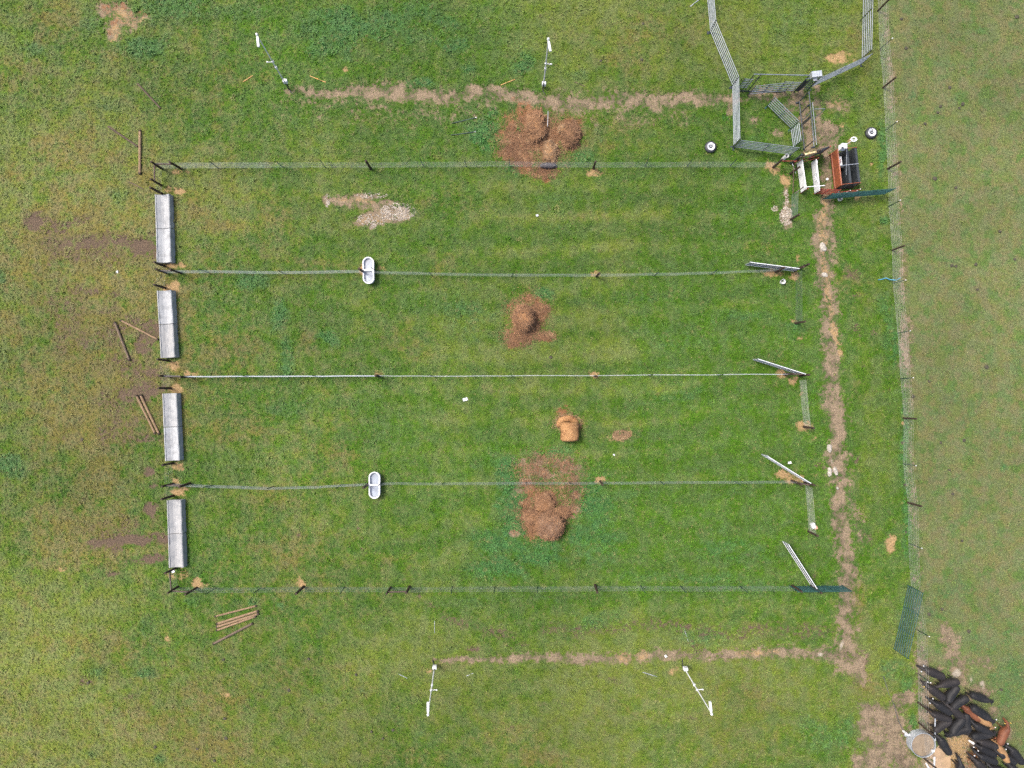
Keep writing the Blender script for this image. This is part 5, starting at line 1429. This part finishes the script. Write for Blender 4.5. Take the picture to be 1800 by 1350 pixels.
# ---------------------------------------------------------------- cattle
def cow_mesh(name, yaw, pitch, stance, seed):
    """yaw: neck turn, pitch: head lowered; grown from lofts fused into one skin"""
    mb = MB()
    def sec(c, d, ry, rz, n=16):
        d = d.normalized(); up = Vector((0, 0, 1)); u = d.cross(up).normalized(); w = u.cross(d)
        return [c + u * ry * math.cos(2 * math.pi * k / n) + w * rz * math.sin(2 * math.pi * k / n) * (1.0 if math.sin(2 * math.pi * k / n) > 0 else 1.05) for k in range(n)]
    X = Vector((1, 0, 0))
    body = [(-.98, 1.03, .09, .12), (-.95, 1.02, .20, .20), (-.84, 1.00, .29, .27), (-.64, .985, .325, .31), (-.40, .95, .33, .33), (-.10, .90, .37, .36), (.16, .90, .355, .37), (.36, .95, .30, .34), (.54, 1.0, .215, .29)]
    mb.rings([sec(Vector((x, 0, z)), X, ry, rz) for x, z, ry, rz in body])
    # neck and head along a bent line
    p = Vector((.46, 0, 1.02)); h = 0.0; pt = .10
    line = []
    steps = [(.0, .20, .27), (.16, .155, .21), (.15, .135, .175), (.13, .12, .15), (.08, .12, .145), (.09, .125, .145), (.11, .105, .125), (.11, .082, .10), (.09, .075, .085), (.05, .045, .05)]
    for i, (ds, ry, rz) in enumerate(steps):
        if i:
            h += yaw / 5 if i < 6 else 0
            pt += pitch / 4 if i < 5 else (-.42 if i == 5 else 0)
            p = p + Vector((math.cos(h) * math.cos(pt), math.sin(h) * math.cos(pt), math.sin(pt))) * ds
        line.append((p.copy(), Vector((math.cos(h) * math.cos(pt), math.sin(h) * math.cos(pt), math.sin(pt))), ry, rz))
    mb.rings([sec(c, d, ry, rz) for c, d, ry, rz in line])
    # ears
    hc, hd, _, _ = line[4]
    side = hd.cross(Vector((0, 0, 1))).normalized()
    ear = []
    for s_ in (-1, 1):
        r0 = hc + side * s_ * .09 + Vector((0, 0, .08))
        mb.path([r0, r0 + side * s_ * .10 - hd * .02, r0 + side * s_ * .20 - hd * .05 - Vector((0, 0, .02))], [(.03, .03), (.055, .032), (.03, .028)], 8)
        ear.append(r0 + side * s_ * .15 + Vector((0, 0, .03)))
    # legs
    for s_ in (-1, 1):
        a = stance * s_
        mb.path([(.34, .15 * s_, .80), (.36 + a * .3, .17 * s_, .50), (.36 + a, .165 * s_, .27), (.37 + a, .165 * s_, .09), (.40 + a, .165 * s_, .0)], [(.09, .15), .072, .05, .045, .06], 10)
        a = -stance * s_
        mb.path([(-.70, .15 * s_, .90), (-.62 + a * .4, .18 * s_, .66), (-.80 + a, .175 * s_, .42), (-.77 + a, .17 * s_, .12), (-.73 + a, .17 * s_, .0)], [(.13, .20), (.10, .13), .052, .045, .06], 10)
    # tail
    mb.path([(-.96, 0, 1.12), (-1.05, .01, .98), (-1.07, .02, .6), (-1.05, .03, .42)], [.035, .03, .03, .045], 8)
    me = mb.mesh(name, None, True)
    o = bpy.data.objects.new(name, me); COL.objects.link(o)
    r = o.modifiers.new('fuse', 'REMESH'); r.mode = 'VOXEL'; r.voxel_size = .026; r.use_smooth_shade = True
    s_ = o.modifiers.new('soft', 'SMOOTH'); s_.factor = .5; s_.iterations = 5
    dg = bpy.context.evaluated_depsgraph_get()
    out = bpy.data.meshes.new_from_object(o.evaluated_get(dg))
    out.name = name
    bpy.data.objects.remove(o)
    return out, ear
COWS = [cow_mesh('cow', 0.0, -.5, .05, 0), cow_mesh('cow', .7, -.7, .06, 1), cow_mesh('cow', -.7, -.6, -.05, 2), cow_mesh('cow', .15, -1.4, .07, 3)]
def coat(name, c1, c2, c3=None, rough=.62):
    m, nt, b = material(name)
    tc = nt.n('ShaderNodeTexCoord')
    oi = nt.n('ShaderNodeObjectInfo')
    c = nt.mix(nt.smooth(nt.noise(tc.outputs['Object'], 2.2, 4, .6), .4, .66), c1, c2)
    if c3:
        sx = nt.n('ShaderNodeSeparateXYZ'); nt.l(tc.outputs['Object'], sx.inputs[0])
        f = nt.smooth(nt.math('ADD', sx.outputs[0], nt.math('MULTIPLY', nt.noise(tc.outputs['Object'], 4, 2), .2)), 1.10, 1.2)
        c = nt.mix(f, c, c3)
    nt.l(c, b.inputs['Base Color'])
    b.inputs['Roughness'].default_value = rough
    b.inputs['Specular IOR Level'].default_value = .25
    b.inputs['Sheen Weight'].default_value = .03
    b.inputs['Sheen Roughness'].default_value = .4
    bp = nt.n('ShaderNodeBump'); bp.inputs['Strength'].default_value = .25; bp.inputs['Distance'].default_value = .02
    nt.l(nt.noise(tc.outputs['Object'], 30, 3, .6), bp.inputs['Height']); nt.l(bp.outputs[0], b.inputs['Normal'])
    return m
COAT = dict(k=coat('black_coat', (.009, .0095, .011), (.015, .0145, .016)), b=coat('brown_black_coat', (.014, .0125, .013), (.022, .019, .019)), r=coat('red_coat', (.125, .046, .022), (.085, .03, .016)),
            t=coat('tan_coat', (.25, .145, .065), (.18, .10, .047)), w=coat('black_coat_white_face', (.007, .007, .008), (.011, .010, .011), (.55, .52, .50)))
EARTAG = MB().box((0, 0, 0), (.05, .075, .09)).mesh('ear_tag', m_white)
EARTAGY = MB().box((0, 0, 0), (.05, .075, .09)).mesh('ear_tag', simple('yellow_tag', (.6, .42, .08), (.5, .36, .08), .5))
GC = 'cattle crowded at the boundary fence'
#        nose x,y        rump x,y        variant coat tag label
herd = [((1622, 1176), (1663, 1193), 0, 'b', 1, 'topmost black cow of the herd, nose at the boundary fence'),
        ((1655, 1209), (1689, 1200), 1, 'b', 0, 'dull black cow second from the top, legs showing above its back'),
        ((1625, 1201), (1663, 1231), 0, 'b', 1, 'brownish black cow just under the pale fence post, nose at the fence'),
        ((1666, 1238), (1687, 1208), 3, 'k', 0, 'glossy black cow with lowered head below the second cow'),
        ((1668, 1245), (1705, 1228), 2, 'k', 1, 'black cow standing across the middle of the upper herd, head to the left'),
        ((1634, 1230), (1675, 1257), 0, 'k', 1, 'black cow with a white ear tag reaching over the fence, third down along it'),
        ((1637, 1251), (1674, 1269), 2, 'b', 0, 'black cow behind the grey pipe, its nose hidden by the fence post'),
        ((1672, 1245), (1699, 1267), 0, 'b', 1, 'black cow wedged in the middle of the herd left of the red one'),
        ((1672, 1266), (1645, 1288), 3, 'b', 0, 'black cow turned away from the stock tank, tail towards it'),
        ((1669, 1298), (1697, 1264), 3, 'k', 1, 'black cow with lowered head and tags at the pale stones'),
        ((1703, 1284), (1702, 1256), 3, 'k', 0, 'mostly hidden black cow in the centre of the herd'),
        ((1679, 1294), (1710, 1281), 1, 'k', 0, 'stout black cow standing on the edge of the pale stones'),
        ((1645, 1293), (1673, 1329), 1, 'k', 0, 'black cow alone on the pale ground, head at the stock tank'),
        ((1749, 1236), (1709, 1223), 0, 'k', 0, 'upper right black cow, head to the right on bare earth'),
        ((1755, 1274), (1708, 1243), 0, 'k', 1, 'large black cow with white ear tags beside the tan and red ones'),
        ((1699, 1246), (1726, 1268), 0, 'r', 0, 'reddish brown cow in the middle of the herd, head to the left'),
        ((1744, 1281), (1716, 1258), 2, 't', 1, 'golden tan cow between two black cows right of the middle'),
        ((1706, 1265), (1746, 1293), 2, 'k', 1, 'black cow directly below the golden tan cow'),
        ((1773, 1272), (1760, 1312), 1, 'r', 1, 'red cow at the right edge of the herd, head up the picture'),
        ((1753, 1291), (1711, 1298), 0, 'k', 0, 'black cow standing level, its head pointing at the red cow'),
        ((1717, 1302), (1757, 1316), 0, 'b', 0, 'black cow under the level one, head to the left'),
        ((1712, 1308), (1754, 1331), 0, 'w', 1, 'black cow with a white face at the left edge of the lower herd'),
        ((1716, 1322), (1756, 1343), 2, 'k', 1, 'black cow just below the white-faced one'),
        ((1750, 1320), (1789, 1344), 0, 'k', 1, 'black cow below the red cow, tail to the lower right'),
        ((1768, 1311), (1802, 1345), 1, 'k', 1, 'slender black cow at the lower right edge of the picture'),
        ((1714, 1336), (1742, 1364), 0, 'b', 1, 'brownish cow cut by the bottom edge near the centre of the lower herd'),
        ((1742, 1346), (1778, 1366), 2, 'k', 0, 'black cow cut by the bottom edge right of the brownish one'),
        ((1770, 1340), (1802, 1372), 0, 'k', 0, 'black cow cut by the bottom right corner'),
        ((1689, 1340), (1697, 1378), 0, 'k', 0, 'black cow cut by the bottom edge, only its head in view left of the herd'),
        ((1756, 1314), (1776, 1342), 3, 't', 0, 'tan cow almost hidden under the tail of the red cow')]
MODEL = 2.34
for (nx_, ny_), (rx_, ry_), v, ct, tg_, lb in herd:
    N_ = P(nx_, ny_, .95); R_ = P(rx_, ry_, 1.05)
    d = N_ - R_
    me, ear = COWS[v]
    ext = (MODEL, 2.15, 2.15, 1.95)[v]
    s_ = max(.84, min(1.0, math.hypot(d.x, d.y) / ext))
    ang = math.atan2(d.y, d.x) + (0, -.10, .10, -.03)[v]
    mid = R_ + Vector((math.cos(ang), math.sin(ang), 0)) * (.98 * s_)
    o = place('cow', me, None, (mid.x, mid.y, 0), (0, 0, ang), (s_, s_ * rnd.uniform(.92, 1.02), s_), COAT[ct])
    tag(o, lb, 'cow', GC)
    if tg_:
        for e in (ear if rnd.random() < .35 else [ear[rnd.randrange(2)]]):
            place('ear_tag', EARTAG if rnd.random() < .75 else EARTAGY, o, e)
